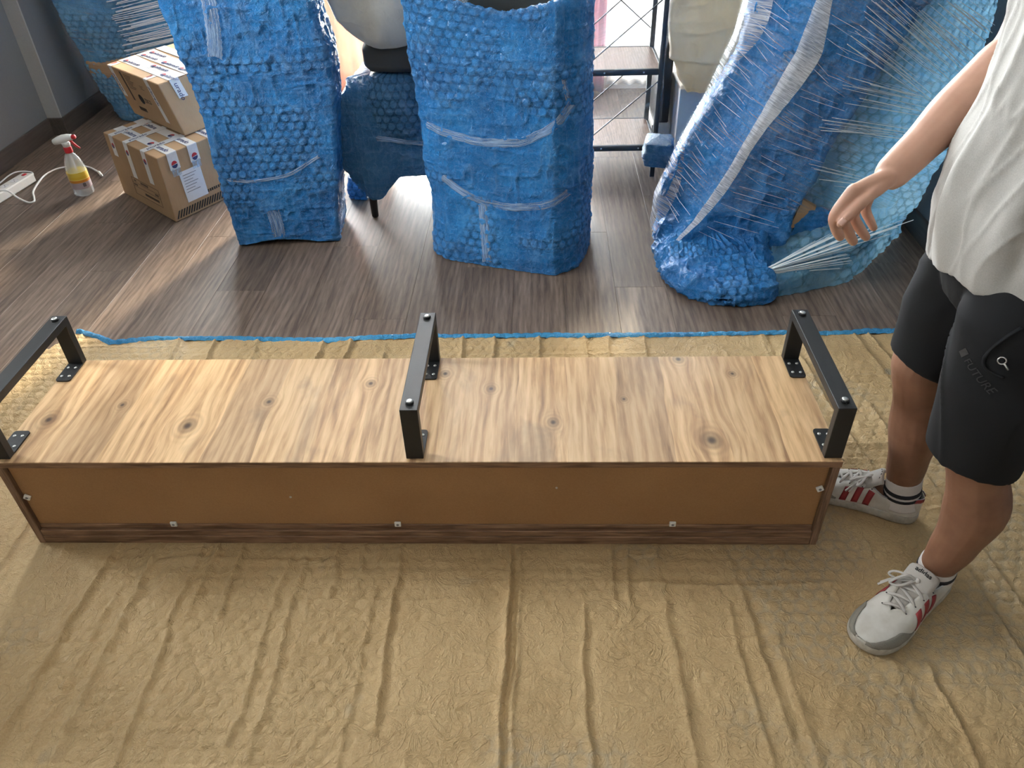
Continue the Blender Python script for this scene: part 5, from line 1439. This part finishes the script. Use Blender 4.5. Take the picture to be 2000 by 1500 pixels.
def body_tube(V, F, path, radii, up=(1, 0, 0), n=18, sub=5):
    """tapered limb with rounded ends; radii are single values or (along up, across)"""
    P = [Vector(p) for p in path]
    R = [(r, r) if not hasattr(r, '__len__') else r for r in radii]
    pts, rad = [], []
    for i in range(len(P) - 1):
        a, b, c, d = P[max(i - 1, 0)], P[i], P[i + 1], P[min(i + 2, len(P) - 1)]
        for k in range(sub):
            t = k / sub
            pts.append(0.5 * ((2 * b) + (c - a) * t + (2 * a - 5 * b + 4 * c - d) * t * t + (3 * b - a - 3 * c + d) * t ** 3))
            s_ = t * t * (3 - 2 * t)
            rad.append((R[i][0] * (1 - s_) + R[i + 1][0] * s_, R[i][1] * (1 - s_) + R[i + 1][1] * s_))
    pts.append(P[-1]); rad.append(R[-1])
    t0 = (pts[1] - pts[0]).normalized(); t1 = (pts[-1] - pts[-2]).normalized()
    ext0 = [(pts[0] - t0 * rad[0][0] * math.sin(q), (rad[0][0] * math.cos(q), rad[0][1] * math.cos(q))) for q in (1.45, 1.1, 0.6)]
    ext1 = [(pts[-1] + t1 * rad[-1][0] * math.sin(q), (rad[-1][0] * math.cos(q), rad[-1][1] * math.cos(q))) for q in (0.6, 1.1, 1.45)]
    seq = ext0 + list(zip(pts, rad)) + ext1
    base0 = len(V); m = len(seq)
    for i, (p, (ra, rb)) in enumerate(seq):
        t = (seq[min(i + 1, m - 1)][0] - seq[max(i - 1, 0)][0]).normalized()
        u_ = Vector(up); u_ = (u_ - t * u_.dot(t)).normalized()
        w_ = t.cross(u_)
        for k in range(n):
            th = 2 * PI * k / n
            V.append(p + u_ * (ra * math.cos(th)) + w_ * (rb * math.sin(th)))
    for i in range(m - 1):
        for k in range(n):
            F.append((base0 + i * n + k, base0 + i * n + (k + 1) % n, base0 + (i + 1) * n + (k + 1) % n, base0 + (i + 1) * n + k))
    F.append(tuple(base0 + k for k in range(n - 1, -1, -1)))
    F.append(tuple(base0 + (m - 1) * n + k for k in range(n)))

def ellipsoid(V, F, c, r, n=20, m=12):
    b0 = len(V)
    for i in range(m + 1):
        ph = PI * (i + 0.02) / (m + 0.04) - PI / 2
        for k in range(n):
            th = 2 * PI * k / n
            V.append(Vector((c[0] + r[0] * math.cos(ph) * math.cos(th), c[1] + r[1] * math.cos(ph) * math.sin(th), c[2] + r[2] * math.sin(ph))))
    for i in range(m):
        for k in range(n): F.append((b0 + i * n + k, b0 + i * n + (k + 1) % n, b0 + (i + 1) * n + (k + 1) % n, b0 + (i + 1) * n + k))
    F.append(tuple(b0 + k for k in range(n - 1, -1, -1))); F.append(tuple(b0 + m * n + k for k in range(n)))

def fuse(name, V, F, voxel, mat, parent, iters=6, disp=None):
    o = mesh_obj(name, V, F, None, None)
    rm_ = o.modifiers.new('fuse', 'REMESH'); rm_.mode = 'VOXEL'; rm_.voxel_size = voxel; rm_.use_smooth_shade = True
    sm_ = o.modifiers.new('soft', 'SMOOTH'); sm_.factor = 0.5; sm_.iterations = iters
    me = evaluated_mesh(o)
    bpy.data.objects.remove(o)
    me.name = name
    me.polygons.foreach_set('use_smooth', np.ones(len(me.polygons), dtype=bool))
    if disp is not None:
        n = len(me.vertices)
        co = np.empty(n * 3, np.float32); me.vertices.foreach_get('co', co); co = co.reshape(-1, 3).astype(float)
        nm = np.empty(n * 3, np.float32); me.vertices.foreach_get('normal', nm); nm = nm.reshape(-1, 3).astype(float)
        co = co + nm * disp(co)[:, None]
        me.vertices.foreach_set('co', co.astype(np.float32).ravel()); me.update()
    me.materials.clear(); me.materials.append(mat)
    return link(bpy.data.objects.new(name, me), parent)

V, F = [], []
body_tube(V, F, [(2.215, 0, 0.85), (2.212, 0, 0.95), (2.214, 0, 1.06), (2.214, 0, 1.20), (2.190, 0, 1.33), (2.165, 0, 1.41)], [(0.11, 0.155), (0.105, 0.15), (0.100, 0.135), (0.105, 0.138), (0.105, 0.160), (0.075, 0.145)], (1, 0, 0), 24)
body_tube(V, F, [(2.135, 0, 1.42), (2.12, 0, 1.50), (2.105, 0, 1.57)], [0.062, 0.055, 0.056])
ellipsoid(V, F, (2.090, 0, 1.665), (0.098, 0.077, 0.112))
ellipsoid(V, F, (2.050, 0, 1.605), (0.058, 0.055, 0.055))
body_tube(V, F, [(2.000, 0, 1.675), (1.986, 0, 1.645), (1.981, 0, 1.628)], [0.010, 0.012, 0.014], (1, 0, 0), 12)       # nose
for q in (-1, 1):
    ellipsoid(V, F, (2.10, 0.078 * q, 1.655), (0.020, 0.010, 0.032), 12, 8)
    body_tube(V, F, [(2.005, 0.016 * q, 1.688), (2.008, 0.036 * q, 1.692), (2.022, 0.054 * q, 1.686)], [0.008, 0.008, 0.007], (0, 0, 1), 10)
# legs
body_tube(V, F, [(2.215, -0.095, 0.87), (2.20, -0.115, 0.67), (2.187, -0.133, 0.50), (2.190, -0.137, 0.455), (2.208, -0.142, 0.385), (2.232, -0.145, 0.30), (2.224, -0.146, 0.19), (2.215, -0.140, 0.105), (2.222, -0.135, 0.065)],
          [0.098, 0.084, 0.064, 0.063, 0.058, 0.064, 0.048, 0.038, 0.038], (1, 0, 0), 22)
body_tube(V, F, [(2.230, -0.126, 0.052), (2.185, -0.161, 0.052), (2.12, -0.211, 0.036)], [0.028, 0.027, 0.014], (0, 0, 1))
body_tube(V, F, [(2.215, 0.095, 0.87), (2.195, 0.112, 0.67), (2.172, 0.126, 0.50), (2.176, 0.127, 0.455), (2.192, 0.126, 0.385), (2.208, 0.122, 0.30), (2.216, 0.115, 0.19), (2.224, 0.112, 0.105), (2.230, 0.107, 0.065)],
          [0.098, 0.084, 0.064, 0.062, 0.057, 0.062, 0.047, 0.038, 0.038], (1, 0, 0), 22)
body_tube(V, F, [(2.240, 0.102, 0.052), (2.190, 0.128, 0.052), (2.122, 0.165, 0.036)], [0.028, 0.027, 0.014], (0, 0, 1))
# right arm, reaching down and forward over the bench
body_tube(V, F, [(2.185, 0.165, 1.385), (2.205, 0.218, 1.28), (2.208, 0.250, 1.135), (2.170, 0.232, 1.090), (2.100, 0.195, 1.028), (2.028, 0.156, 0.965), (1.985, 0.134, 0.929)],
          [0.052, 0.050, 0.043, 0.046, 0.0455, 0.036, (0.030, 0.034)], (0, 1, 0), 20)
HAND = dict(index=[(1.910, 0.105, 0.908), (1.886, 0.104, 0.859), (1.894, 0.107, 0.829), (1.908, 0.110, 0.807)],
            middle=[(1.929, 0.128, 0.897), (1.914, 0.130, 0.840), (1.930, 0.132, 0.808), (1.947, 0.134, 0.784)],
            ring=[(1.951, 0.150, 0.887), (1.942, 0.155, 0.834), (1.962, 0.158, 0.803), (1.982, 0.160, 0.780)],
            pinky=[(1.970, 0.168, 0.878), (1.973, 0.178, 0.836), (1.988, 0.181, 0.810), (2.003, 0.184, 0.789)])
W0 = Vector((1.985, 0.134, 0.929))
def hand(V, F, H, W0, spread, thumb, k=1.0):
    rads = dict(index=[.0145, .0126, .0114, .0096], middle=[.0145, .0126, .0116, .0098], ring=[.0142, .0120, .0110, .0094], pinky=[.0130, .0108, .0099, .0085])
    for i, (nm, pts) in enumerate(H.items()):
        P = [Vector(p) for p in pts]
        w = W0 + Vector(spread) * (i - 1.5)
        body_tube(V, F, [w, (w + P[0]) / 2, P[0]], [0.0165 * k, 0.0150 * k, 0.0125 * k], (0, 0, 1), 14)
        body_tube(V, F, P, [r * k for r in rads[nm]], (0, 1, 0), 14, 6)
        a, b = P[1], P[2]
    T = [Vector(p) for p in thumb]
    body_tube(V, F, T, [0.0175 * k, 0.0158 * k, 0.0118 * k, 0.0108 * k, 0.0086 * k][:len(T)], (0, 1, 0), 14, 6)
hand(V, F, HAND, W0, (0.006, 0.011, -0.003), [(1.975, 0.118, 0.926), (1.953, 0.105, 0.913), (1.929, 0.090, 0.897), (1.907, 0.083, 0.872), (1.891, 0.081, 0.850)])
# left arm hanging at the side
body_tube(V, F, [(2.185, -0.165, 1.385), (2.205, -0.222, 1.28), (2.240, -0.275, 1.11), (2.265, -0.283, 1.02), (2.278, -0.282, 0.90), (2.272, -0.272, 0.855)], [0.052, 0.050, 0.043, 0.045, 0.034, (0.026, 0.032)], (0, 1, 0), 20)
WL = Vector((2.272, -0.272, 0.855))
HL = {}
for i, nm in enumerate(('index', 'middle', 'ring', 'pinky')):
    x_ = 2.240 + 0.021 * i
    ln = (0.92, 1.0, 0.95, 0.8)[i]
    HL[nm] = [(x_, -0.272, 0.772), (x_ - 0.003, -0.270, 0.772 - 0.042 * ln), (x_ - 0.002, -0.262, 0.772 - 0.068 * ln), (x_ + 0.001, -0.250, 0.772 - 0.090 * ln)]
hand(V, F, HL, WL, (0.010, 0, 0), [(2.255, -0.268, 0.845), (2.236, -0.262, 0.825), (2.222, -0.254, 0.795), (2.216, -0.247, 0.768), (2.214, -0.241, 0.745)])
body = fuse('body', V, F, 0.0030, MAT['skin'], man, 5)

# nails on the right hand's thumb
def nail(p, n, t, L, W):
    n = Vector(n).normalized(); t = Vector(t); t = (t - n * t.dot(n)).normalized(); s_ = n.cross(t)
    V = []
    for i in range(5):
        for j in range(5):
            a, b = (i / 4 - .5), (j / 4 - .5)
            wz = W * (1 - 0.5 * max(0, abs(a) * 2 - .5) ** 2)
            V.append(Vector(p) + t * (a * L) + s_ * (b * wz) + n * (0.0012 * (1 - (2 * b) ** 2)))
    return V
o = mesh_obj('thumb_nail', nail((1.8895, 0.0735, 0.8585), (-0.35, -0.90, 0.25), (-0.55, 0.0, -0.8), 0.014, 0.0115), grid_F(5, 5), MAT['nail'], body, True)
md = o.modifiers.new('t', 'SOLIDIFY'); md.thickness = 0.0012

# face and hair (above the frame, seen only from other viewpoints)
for q in (-1, 1):
    Ve, Fe = [], []; ellipsoid(Ve, Fe, (2.006, 0.032 * q, 1.668), (0.011, 0.013, 0.010), 16, 10)
    ey = mesh_obj('eye', Ve, Fe, MAT['eye'], body, True)
    Ve, Fe = [], []; ellipsoid(Ve, Fe, (1.9965, 0.032 * q, 1.666), (0.003, 0.0056, 0.0056), 12, 8)
    mesh_obj('iris', Ve, Fe, MAT['iris'], body, True)
    Ve, Fe = [], []; body_tube(Ve, Fe, [(1.998, 0.014 * q, 1.694), (1.998, 0.034 * q, 1.700), (2.014, 0.054 * q, 1.692)], [0.004, 0.005, 0.003], (0, 0, 1), 10)
    mesh_obj('eyebrow', Ve, Fe, MAT['hair'], body, True)
Ve, Fe = [], []; body_tube(Ve, Fe, [(2.006, -0.022, 1.598), (1.993, -0.009, 1.601), (1.991, 0, 1.600), (1.993, 0.009, 1.601), (2.006, 0.022, 1.598)], [0.003, 0.006, 0.0062, 0.006, 0.003], (0, 0, 1), 10)
mesh_obj('mouth', Ve, Fe, MAT['lip'], body, True)
Ve, Fe = [], []
ellipsoid(Ve, Fe, (2.103, 0, 1.700), (0.103, 0.083, 0.098), 28, 16)
ellipsoid(Ve, Fe, (2.135, 0, 1.655), (0.075, 0.078, 0.09), 24, 14)
fuse('hair', Ve, Fe, 0.004, MAT['hair'], man, 4, lambda c: 0.006 * (fbm(c[:, 0] * 60, c[:, 1] * 60, c[:, 2] * 30, 3) - .5) - 0.03 * sstep(2.035, 2.0, c[:, 0]))

# T-shirt
V, F = [], []
def ring_loft(V, F, rings, n=48):
    """rings: (cx, cy, cz, rx, ry, tilt in x, tilt in y) closed at both ends"""
    b0 = len(V)
    for (cx, cy, cz, rx, ry, tl, *ty) in rings:
        ty = ty[0] if ty else 0.0
        for k in range(n):
            t = 2 * PI * k / n
            dx, dy = rx * math.cos(t), ry * math.sin(t)
            V.append(Vector((cx + dx, cy + dy, cz + tl * dx + ty * dy)))
    for i in range(len(rings) - 1):
        for k in range(n): F.append((b0 + i * n + k, b0 + i * n + (k + 1) % n, b0 + (i + 1) * n + (k + 1) % n, b0 + (i + 1) * n + k))
    F.append(tuple(b0 + k for k in range(n - 1, -1, -1))); F.append(tuple(b0 + (len(rings) - 1) * n + k for k in range(n)))
ring_loft(V, F, [(2.208, 0, 0.768, 0.146, 0.194, -0.16, -0.19), (2.203, 0, 0.815, 0.151, 0.196, -0.12, -0.13), (2.198, 0, 0.90, 0.158, 0.196, -0.05), (2.200, 0, 0.985, 0.160, 0.190, 0), (2.206, 0, 1.08, 0.150, 0.180, 0), (2.208, 0, 1.15, 0.148, 0.178, 0),
                 (2.203, 0, 1.24, 0.142, 0.180, 0), (2.185, 0, 1.345, 0.138, 0.195, 0), (2.162, 0, 1.41, 0.110, 0.180, 0), (2.148, 0, 1.45, 0.088, 0.120, 0), (2.138, 0, 1.468, 0.072, 0.085, 0)])
for q in (-1, 1):
    body_tube(V, F, [(2.180, 0.13 * q, 1.385), (2.193, 0.192 * q, 1.335), (2.204, 0.219 * q, 1.275)], [0.086, 0.083, 0.082], (1, 0, 0), 24)
def drape(c):
    x, y, z = c[:, 0], c[:, 1], c[:, 2]
    a = np.arctan2(y, -(x - 2.18))
    lo = sstep(1.15, 0.95, z) * sstep(0.74, 0.90, z)
    w = 0.006 * (0.30 + lo) * np.sin(a * 7 + 5 * fbm(z * 3, a * 1.5, 1.0, 2) + z * 5) * (0.4 + fbm(a * 2, z * 4, 3, 2))
    w += 0.007 * (ridged(a * 1.6 + z * 2.2, z * 3.4 - a * 0.8, 2.0, 3) - .3) + 0.004 * (ridged(a * 3 + z * 9, z * 4 - a * 2.5, 5.0, 4) - .2)
    return w
shirt = fuse('t_shirt', V, F, 0.0052, MAT['marl'], man, 5, drape)
Ve, Fe = [], []
ring = [(2.135 + 0.075 * math.cos(t), 0.082 * math.sin(t), 1.462 + 0.022 * math.cos(t)) for t in np.linspace(0, 2 * PI, 25)]
MB().tube(ring, 0.008, 8).build('neckband', MAT['marl'], shirt, True)

# shorts
V, F = [], []
body_tube(V, F, [(2.205, 0, 0.97), (2.205, 0, 0.90), (2.205, 0, 0.80)], [(0.122, 0.165), (0.128, 0.172), (0.130, 0.175)], (1, 0, 0), 32)
def shorts_leg(path, rad, tilt):
    rings = []
    for i in range(13):
        t = i / 12 * (len(path) - 1); k = min(int(t), len(path) - 2); f = t - k
        p = Vector(path[k]).lerp(Vector(path[k + 1]), f)
        ra = rad[k][0] * (1 - f) + rad[k + 1][0] * f; rb = rad[k][1] * (1 - f) + rad[k + 1][1] * f
        rings.append((p.x, p.y, p.z, ra, rb, tilt * (i / 12) ** 2))
    ring_loft(V, F, rings[::-1])
shorts_leg([(2.215, -0.085, 0.86), (2.182, -0.115, 0.76), (2.170, -0.135, 0.62), (2.178, -0.140, 0.445)], [(0.105, 0.085), (0.118, 0.094), (0.107, 0.094), (0.092, 0.090)], -0.15)
shorts_leg([(2.215, 0.085, 0.86), (2.196, 0.108, 0.73), (2.183, 0.122, 0.62), (2.180, 0.126, 0.480)], [(0.105, 0.085), (0.106, 0.094), (0.100, 0.092), (0.086, 0.084)], -0.35)
def crease(c):
    x, y, z = c[:, 0], c[:, 1], c[:, 2]
    lift = np.where(y < 0, y + 0.02, y - 0.02)
    ang = np.arctan2(0.80 - z, np.abs(lift) + 0.02) + 0.5 * (2.17 - x)
    m = sstep(0.47, 0.60, z) * (1 - sstep(0.70, 0.77, z))
    d = 0.012 * m * (ridged(ang * 2.6 + np.sign(y), x * 3.0, 3.0, 3) - .3)
    d = d + 0.005 * (1 - sstep(0.70, 0.77, z)) * (ridged(ang * 5 + z * 4, x * 5 + y * 3, 7.0, 4) - .2)
    d = d + 0.006 * (fbm(x * 9, y * 9, z * 5, 2) - .5) * (1 - sstep(0.74, 0.80, z))
    return d
shorts = fuse('shorts', V, F, 0.005, MAT['shorts'], man, 5, crease)

from mathutils.bvhtree import BVHTree
def on_mesh(o, org, direction, off=0.0):
    bv_ = BVHTree.FromPolygons([v.co[:] for v in o.data.vertices], [p.vertices[:] for p in o.data.polygons])
    return bv_
bvs = on_mesh(shorts, None, None)
def surf(org, direction, off):
    h = bvs.ray_cast(Vector(org), Vector(direction).normalized(), 2.0)
    return (h[0] + h[1] * off, h[1]) if h[0] is not None else (Vector(org), Vector((0, -1, 0)))
# pocket welt, zip pull and the tone-on-tone print on the near leg
eye_ = Vector((1.31, -1.315, 1.55))                  # the near leg is probed from the side that faces the room
def probe(q, off): return surf(eye_, Vector(q) - eye_, off)
pts = [probe(q, 0.002)[0] for q in [(2.1001, -0.225, 0.8123), (2.0791, -0.225, 0.79), (2.0634, -0.225, 0.7628), (2.0639, -0.225, 0.7414), (2.0784, -0.225, 0.7238), (2.1094, -0.225, 0.7092)]]
MB().tube(smooth_path(pts, 6), 0.004, 8, 0.6).build('pocket_welt', MAT['shorts'], shorts, True)
p, n = probe((2.0919, -0.225, 0.7466), 0.003)
ux_ = Vector((0.75, -0.5, -0.1)); ux_ = (ux_ - n * ux_.dot(n)).normalized()
M_ = frame_M(p, ux_, n.cross(ux_))
MB().tube([M_ @ Vector((0.0065 * math.cos(t), 0.0065 * math.sin(t), 0.001)) for t in np.linspace(0, 2 * PI, 17)], 0.0013, 6).build('zip_pull', MAT['steel'], shorts, True)
MB().tube([M_ @ Vector((0.006, -0.004, 0.001)), M_ @ Vector((0.016, -0.012, 0.001))], 0.0018, 6).build('zip_tab', MAT['steel'], shorts, True)
p, n = probe((2.0277, -0.225, 0.7557), 0.0)
ux_ = Vector((0.62, -0.40, -0.42)); ux_ = (ux_ - n * ux_.dot(n)).normalized()
tm = text_obj('FUTURE', 0.020, MAT['shorts_print'], shorts, frame_M((0, 0, 0), (1, 0, 0), (0, 1, 0)), name='shorts_lettering', extrude=0.0002)
uy_ = n.cross(ux_)
for v in tm.data.vertices:
    q = p + ux_ * (v.co.x + 0.006) + uy_ * v.co.y
    h = bvs.ray_cast(q + n * 0.05, -n, 0.2)
    v.co = (h[0] + h[1] * (0.0012 + v.co.z)) if h[0] is not None else q + n * 0.002
sq = []
for a in (0, 0.012):
    for b in (-0.008, 0.0105):
        q = p + ux_ * (a - 0.012) + uy_ * b
        h = bvs.ray_cast(q + n * 0.05, -n, 0.2); sq.append(h[0] + h[1] * 0.0012 if h[0] is not None else q)
o = mesh_obj('shorts_badge', sq, [(0, 1, 3, 2)], MAT['shorts_print'], shorts)
md = o.modifiers.new('t', 'SOLIDIFY'); md.thickness = 0.0004

# ------------------------------------------------------------------ shoes and socks
SL = 0.300
_x = np.array([0, .004, .012, .03, .06, .10, .14, .18, .215, .245, .268, .285, .295, .300])
_yl = np.array([.004, .016, .026, .035, .0385, .0395, .043, .0505, .0545, .053, .047, .036, .023, .004])
_ym = np.array([.004, .016, .026, .034, .0365, .0350, .037, .044, .0505, .051, .046, .036, .023, .004])
_hx = np.array([0, .012, .035, .065, .095, .118, .135, .16, .19, .22, .25, .275, .29, .30])
_hz = np.array([.083, .087, .076, .066, .070, .084, .089, .083, .070, .058, .051, .045, .039, .034])
_cx = np.array([0, .006, .02, .05, .085, .11, .125, .16, .195, .206, .30])
_cy = np.array([.002, .014, .024, .030, .029, .026, .022, .019, .013, .0, .0])
ZS = 0.029
def shoe(H, f, lateral, z0=0.0065, kx_=1.0, ky_=1.0):
    f = Vector((f[0], f[1], 0)).normalized(); l = Vector((-f.y, f.x, 0))
    H = Vector((H[0], H[1], z0))
    def W(p): return H + f * (p[0] * kx_) + l * (p[1] * ky_) + Vector((0, 0, p[2]))
    def spring(x): return 0.010 * max(0, (x - 0.22) / 0.08) ** 2
    def wid(x, s): 
        lat = (s == lateral)
        return float(np.interp(x, _x, _yl if lat else _ym))
    def up_pt(x, s, t, off=0.0):
        w = wid(x, s) * 0.985; c = min(float(np.interp(x, _cx, _cy)), w * 0.98)
        h = float(np.interp(x, _hx, _hz))
        base_ = ZS - 0.006
        th = t * PI / 2
        y = c + (w - c) * math.cos(th) ** 0.75 + 0.003 * math.sin(th * 2) * (1 if x > .03 else 0)
        z = base_ + (h - base_) * math.sin(th) ** 0.85
        oy = off * math.cos(th); oz = off * math.sin(th)
        ox = off * (0.9 if x > 0.285 else (-0.9 if x < 0.012 else 0))
        return (x + ox, s * (y + oy), z + oz + spring(x))
    # upper
    nx, nt = 64, 15
    xs_ = SL * (0.5 - 0.5 * np.cos(np.linspace(0.06, PI - 0.06, nx)))
    V, F = [], []
    for s in (-1, 1):
        b0 = len(V)
        for x in xs_:
            for t in np.linspace(0, 1, nt): V.append(W(up_pt(x, s, t)))
        for i in range(nx - 1):
            for j in range(nt - 1):
                q = (b0 + i * nt + j, b0 + (i + 1) * nt + j, b0 + (i + 1) * nt + j + 1, b0 + i * nt + j + 1)
                F.append(q)
    root = mesh_obj('shoe', V, F, MAT['leather'], man, True)
    me = root.data; bm = bmesh.new(); bm.from_mesh(me); bmesh.ops.remove_doubles(bm, verts=bm.verts, dist=0.0006); bmesh.ops.recalc_face_normals(bm, faces=bm.faces); bm.to_mesh(me); bm.free()
    md = root.modifiers.new('thickness', 'SOLIDIFY'); md.thickness = 0.0028; md.offset = -1
    # sole: outline rings
    outl = [(x, 1) for x in xs_] + [(x, -1) for x in xs_[::-1]]
    rings = []
    for sc_, z, in ((0.93, 0.0), (0.985, 0.003), (1.04, 0.010), (1.045, 0.020), (1.035, 0.0265), (1.0, 0.0285), (0.9, 0.0285)):
        rings.append([W((0.15 + (x - 0.15) * (1 + (sc_ - 1) * 0.30), s * wid(x, s) * sc_, z + spring(x) * (0.75 if z < .005 else 1))) for x, s in outl])
    n = len(outl)
    V = [p for r in rings for p in r]
    F = [(i * n + k, i * n + (k + 1) % n, (i + 1) * n + (k + 1) % n, (i + 1) * n + k) for i in range(len(rings) - 1) for k in range(n)]
    F += [tuple(range(n - 1, -1, -1)), tuple((len(rings) - 1) * n + k for k in range(n))]
    mesh_obj('sole', V, F, MAT['sole'], root, True)
    def patch(name, fn, na, nb, mat, off, s=None):
        V = [W(up_pt(*fn(a / (na - 1), b / (nb - 1)), off)) for a in range(na) for b in range(nb)]
        o = mesh_obj(name, V, grid_F(na, nb), mat, root, True)
        md = o.modifiers.new('t', 'SOLIDIFY'); md.thickness = 0.0012; md.offset = 0
        return o
    for s in (-1, 1):
        for k in range(3):
            xa = 0.112 + 0.0275 * (2 - k)
            st_ = patch('stripe', lambda a, b: (xa + 0.0155 * a + 0.006 * (1 - b), s, 0.06 + 0.62 * b), 4, 8, MAT['shoe_red'], 0.0014)
        patch('toe_guard', lambda a, b: (0.196 + (0.2985 - 0.196) * a, s, 0.05 + (0.06 + 0.40 * sstep(0.0, 0.38, a) + 0.12 * a) * b), 26, 8, MAT['shoe_suede'], 0.0014)
        patch('heel_tab', lambda a, b: (0.0015 + 0.072 * a, s, 0.97 - (0.36 * (1 - a) ** 0.6 + 0.02) * b), 12, 7, MAT['shoe_red'], 0.0014)
        patch('collar_lining', lambda a, b: (0.003 + 0.115 * a, s, 0.93 + 0.07 * b), 20, 4, MAT['shoe_lining'], 0.0022)
    # tongue
    V = []
    ta, tb = 16, 9
    for i in range(ta):
        a = i / (ta - 1)
        x = 0.200 - 0.095 * a
        z = float(np.interp(x, _hx, _hz)) * 1.0 + 0.002 + 0.040 * sstep(0.55, 1.0, a)
        hw = 0.014 + 0.020 * sstep(0.0, 0.6, a) - 0.008 * sstep(0.9, 1.0, a)
        for j in range(tb):
            b = (j / (tb - 1) - .5) * 2
            V.append(W((x - 0.006 * abs(b) ** 2 * a, hw * b, z - 0.010 * abs(b) ** 2.2 + spring(x))))
    o = mesh_obj('tongue', V, grid_F(ta, tb), MAT['tongue'], root, True)
    md = o.modifiers.new('t', 'SOLIDIFY'); md.thickness = 0.006; md.offset = -1
    Mt = frame_M(W((0.1170, 0, 0.1155)), -l if lateral < 0 else l, (-f * 0.0100 + Vector((0, 0, 0.0185))))
    text_obj('adidas', 0.0155, MAT['ink_black'], root, Mt @ Matrix.Translation((0, 0.001, 0.0022)), align='CENTER', bold=0.0003)
    # laces
    for k in range(7):
        x = 0.132 + 0.0112 * k
        c = float(np.interp(x, _cx, _cy)); h = float(np.interp(x, _hx, _hz))
        for s in (-1, 1) if k % 1 == 0 else ():
            pass
        sl_ = 0.010 * (1 if k % 2 else -1)
        pth = []
        for q in np.linspace(-1, 1, 9):
            yv = q * (c + 0.012)
            pth.append(W((x + sl_ * q, yv, h + 0.0055 - 0.0085 * abs(q) ** 2.5 + spring(x))))
        MB().tube(pth, [0.0016] + [0.0040] * 7 + [0.0016], 8, 0.36).build('lace', MAT['lace'], root, True)
        for s in (-1, 1):
            MB().lathe([(0.0019, 0), (0.0015, 0.0006)], 8, Matrix.Translation(W((x + sl_ * s, s * (c + 0.0125), h - 0.0020 + spring(x))))).build('eyelet', MAT['ink_black'], root)
    kx, kz = 0.132, 0.1005
    for s, a, b in ((-lateral, 0.044, 0.026), (-lateral, 0.030, 0.044)):
        loop = smooth_path([(kx, 0, kz), (kx + 0.010, s * 0.018, kz + 0.009), (kx + b * 0.7, s * a, kz + 0.003), (kx + b, s * (a + 0.004), kz - 0.006), (kx + b * 0.8, s * a * 0.6, kz - 0.006), (kx + 0.004, s * 0.004, kz - 0.001)], 6)
        MB().tube([W(p) for p in loop], 0.0033, 8, 0.45).build('lace_loop', MAT['lace'], root, True)
        e_ = b * 0.25
        end = smooth_path([(kx, 0, kz), (kx + 0.010, s * 0.016, kz + 0.002), (kx + 0.020 + e_, s * 0.038, kz - 0.010), (kx + 0.026 + 2 * e_, s * 0.054, kz - 0.030)], 6)
        MB().tube([W(p) for p in end], 0.0030, 8, 0.45).build('lace_end', MAT['lace'], root, True)
    MB().lathe([(0.001, -0.006), (0.006, -0.003), (0.0065, 0.001), (0.004, 0.005), (0.001, 0.006)], 12, Matrix.Translation(W((kx, 0, kz)))).build('lace_knot', MAT['lace'], root, True)
    return root

def sock(parent, path, r, stripes):
    V, F = [], []
    n = 28
    o = MB()
    P = smooth_path(path, 8)
    m = len(P)
    rr = [float(np.interp(i / (m - 1), np.linspace(0, 1, len(r)), r)) for i in range(m)]
    s_ = MB().tube(P, rr, n, 1.0, (0, 1, 0)).build('sock', MAT['sock'], parent, True)
    for a, b in stripes:
        i0, i1 = int(a * (m - 1)), max(int(b * (m - 1)), int(a * (m - 1)) + 1)
        MB().tube(P[i0:i1 + 1], [q + 0.0012 for q in rr[i0:i1 + 1]], n, 1.0, (0, 1, 0)).build('sock_stripe', MAT['sock_stripe'], s_, True)
    return s_
s1 = shoe((2.264, -0.102), (-0.80, -0.60), 1, 0.0065, 1.085, 1.05)
sock(s1, [(2.222, -0.130, 0.052), (2.219, -0.134, 0.075), (2.217, -0.137, 0.098), (2.216, -0.139, 0.112)], [0.043, 0.0415, 0.0405, 0.0405], [(0.45, 0.60)])
s2 = shoe((2.275, 0.083), (-0.885, 0.466), -1)
sock(s2, [(2.234, 0.107, 0.050), (2.230, 0.109, 0.080), (2.226, 0.111, 0.110), (2.222, 0.112, 0.138)], [0.046, 0.0435, 0.0418, 0.0420], [(0.34, 0.45), (0.53, 0.66)])
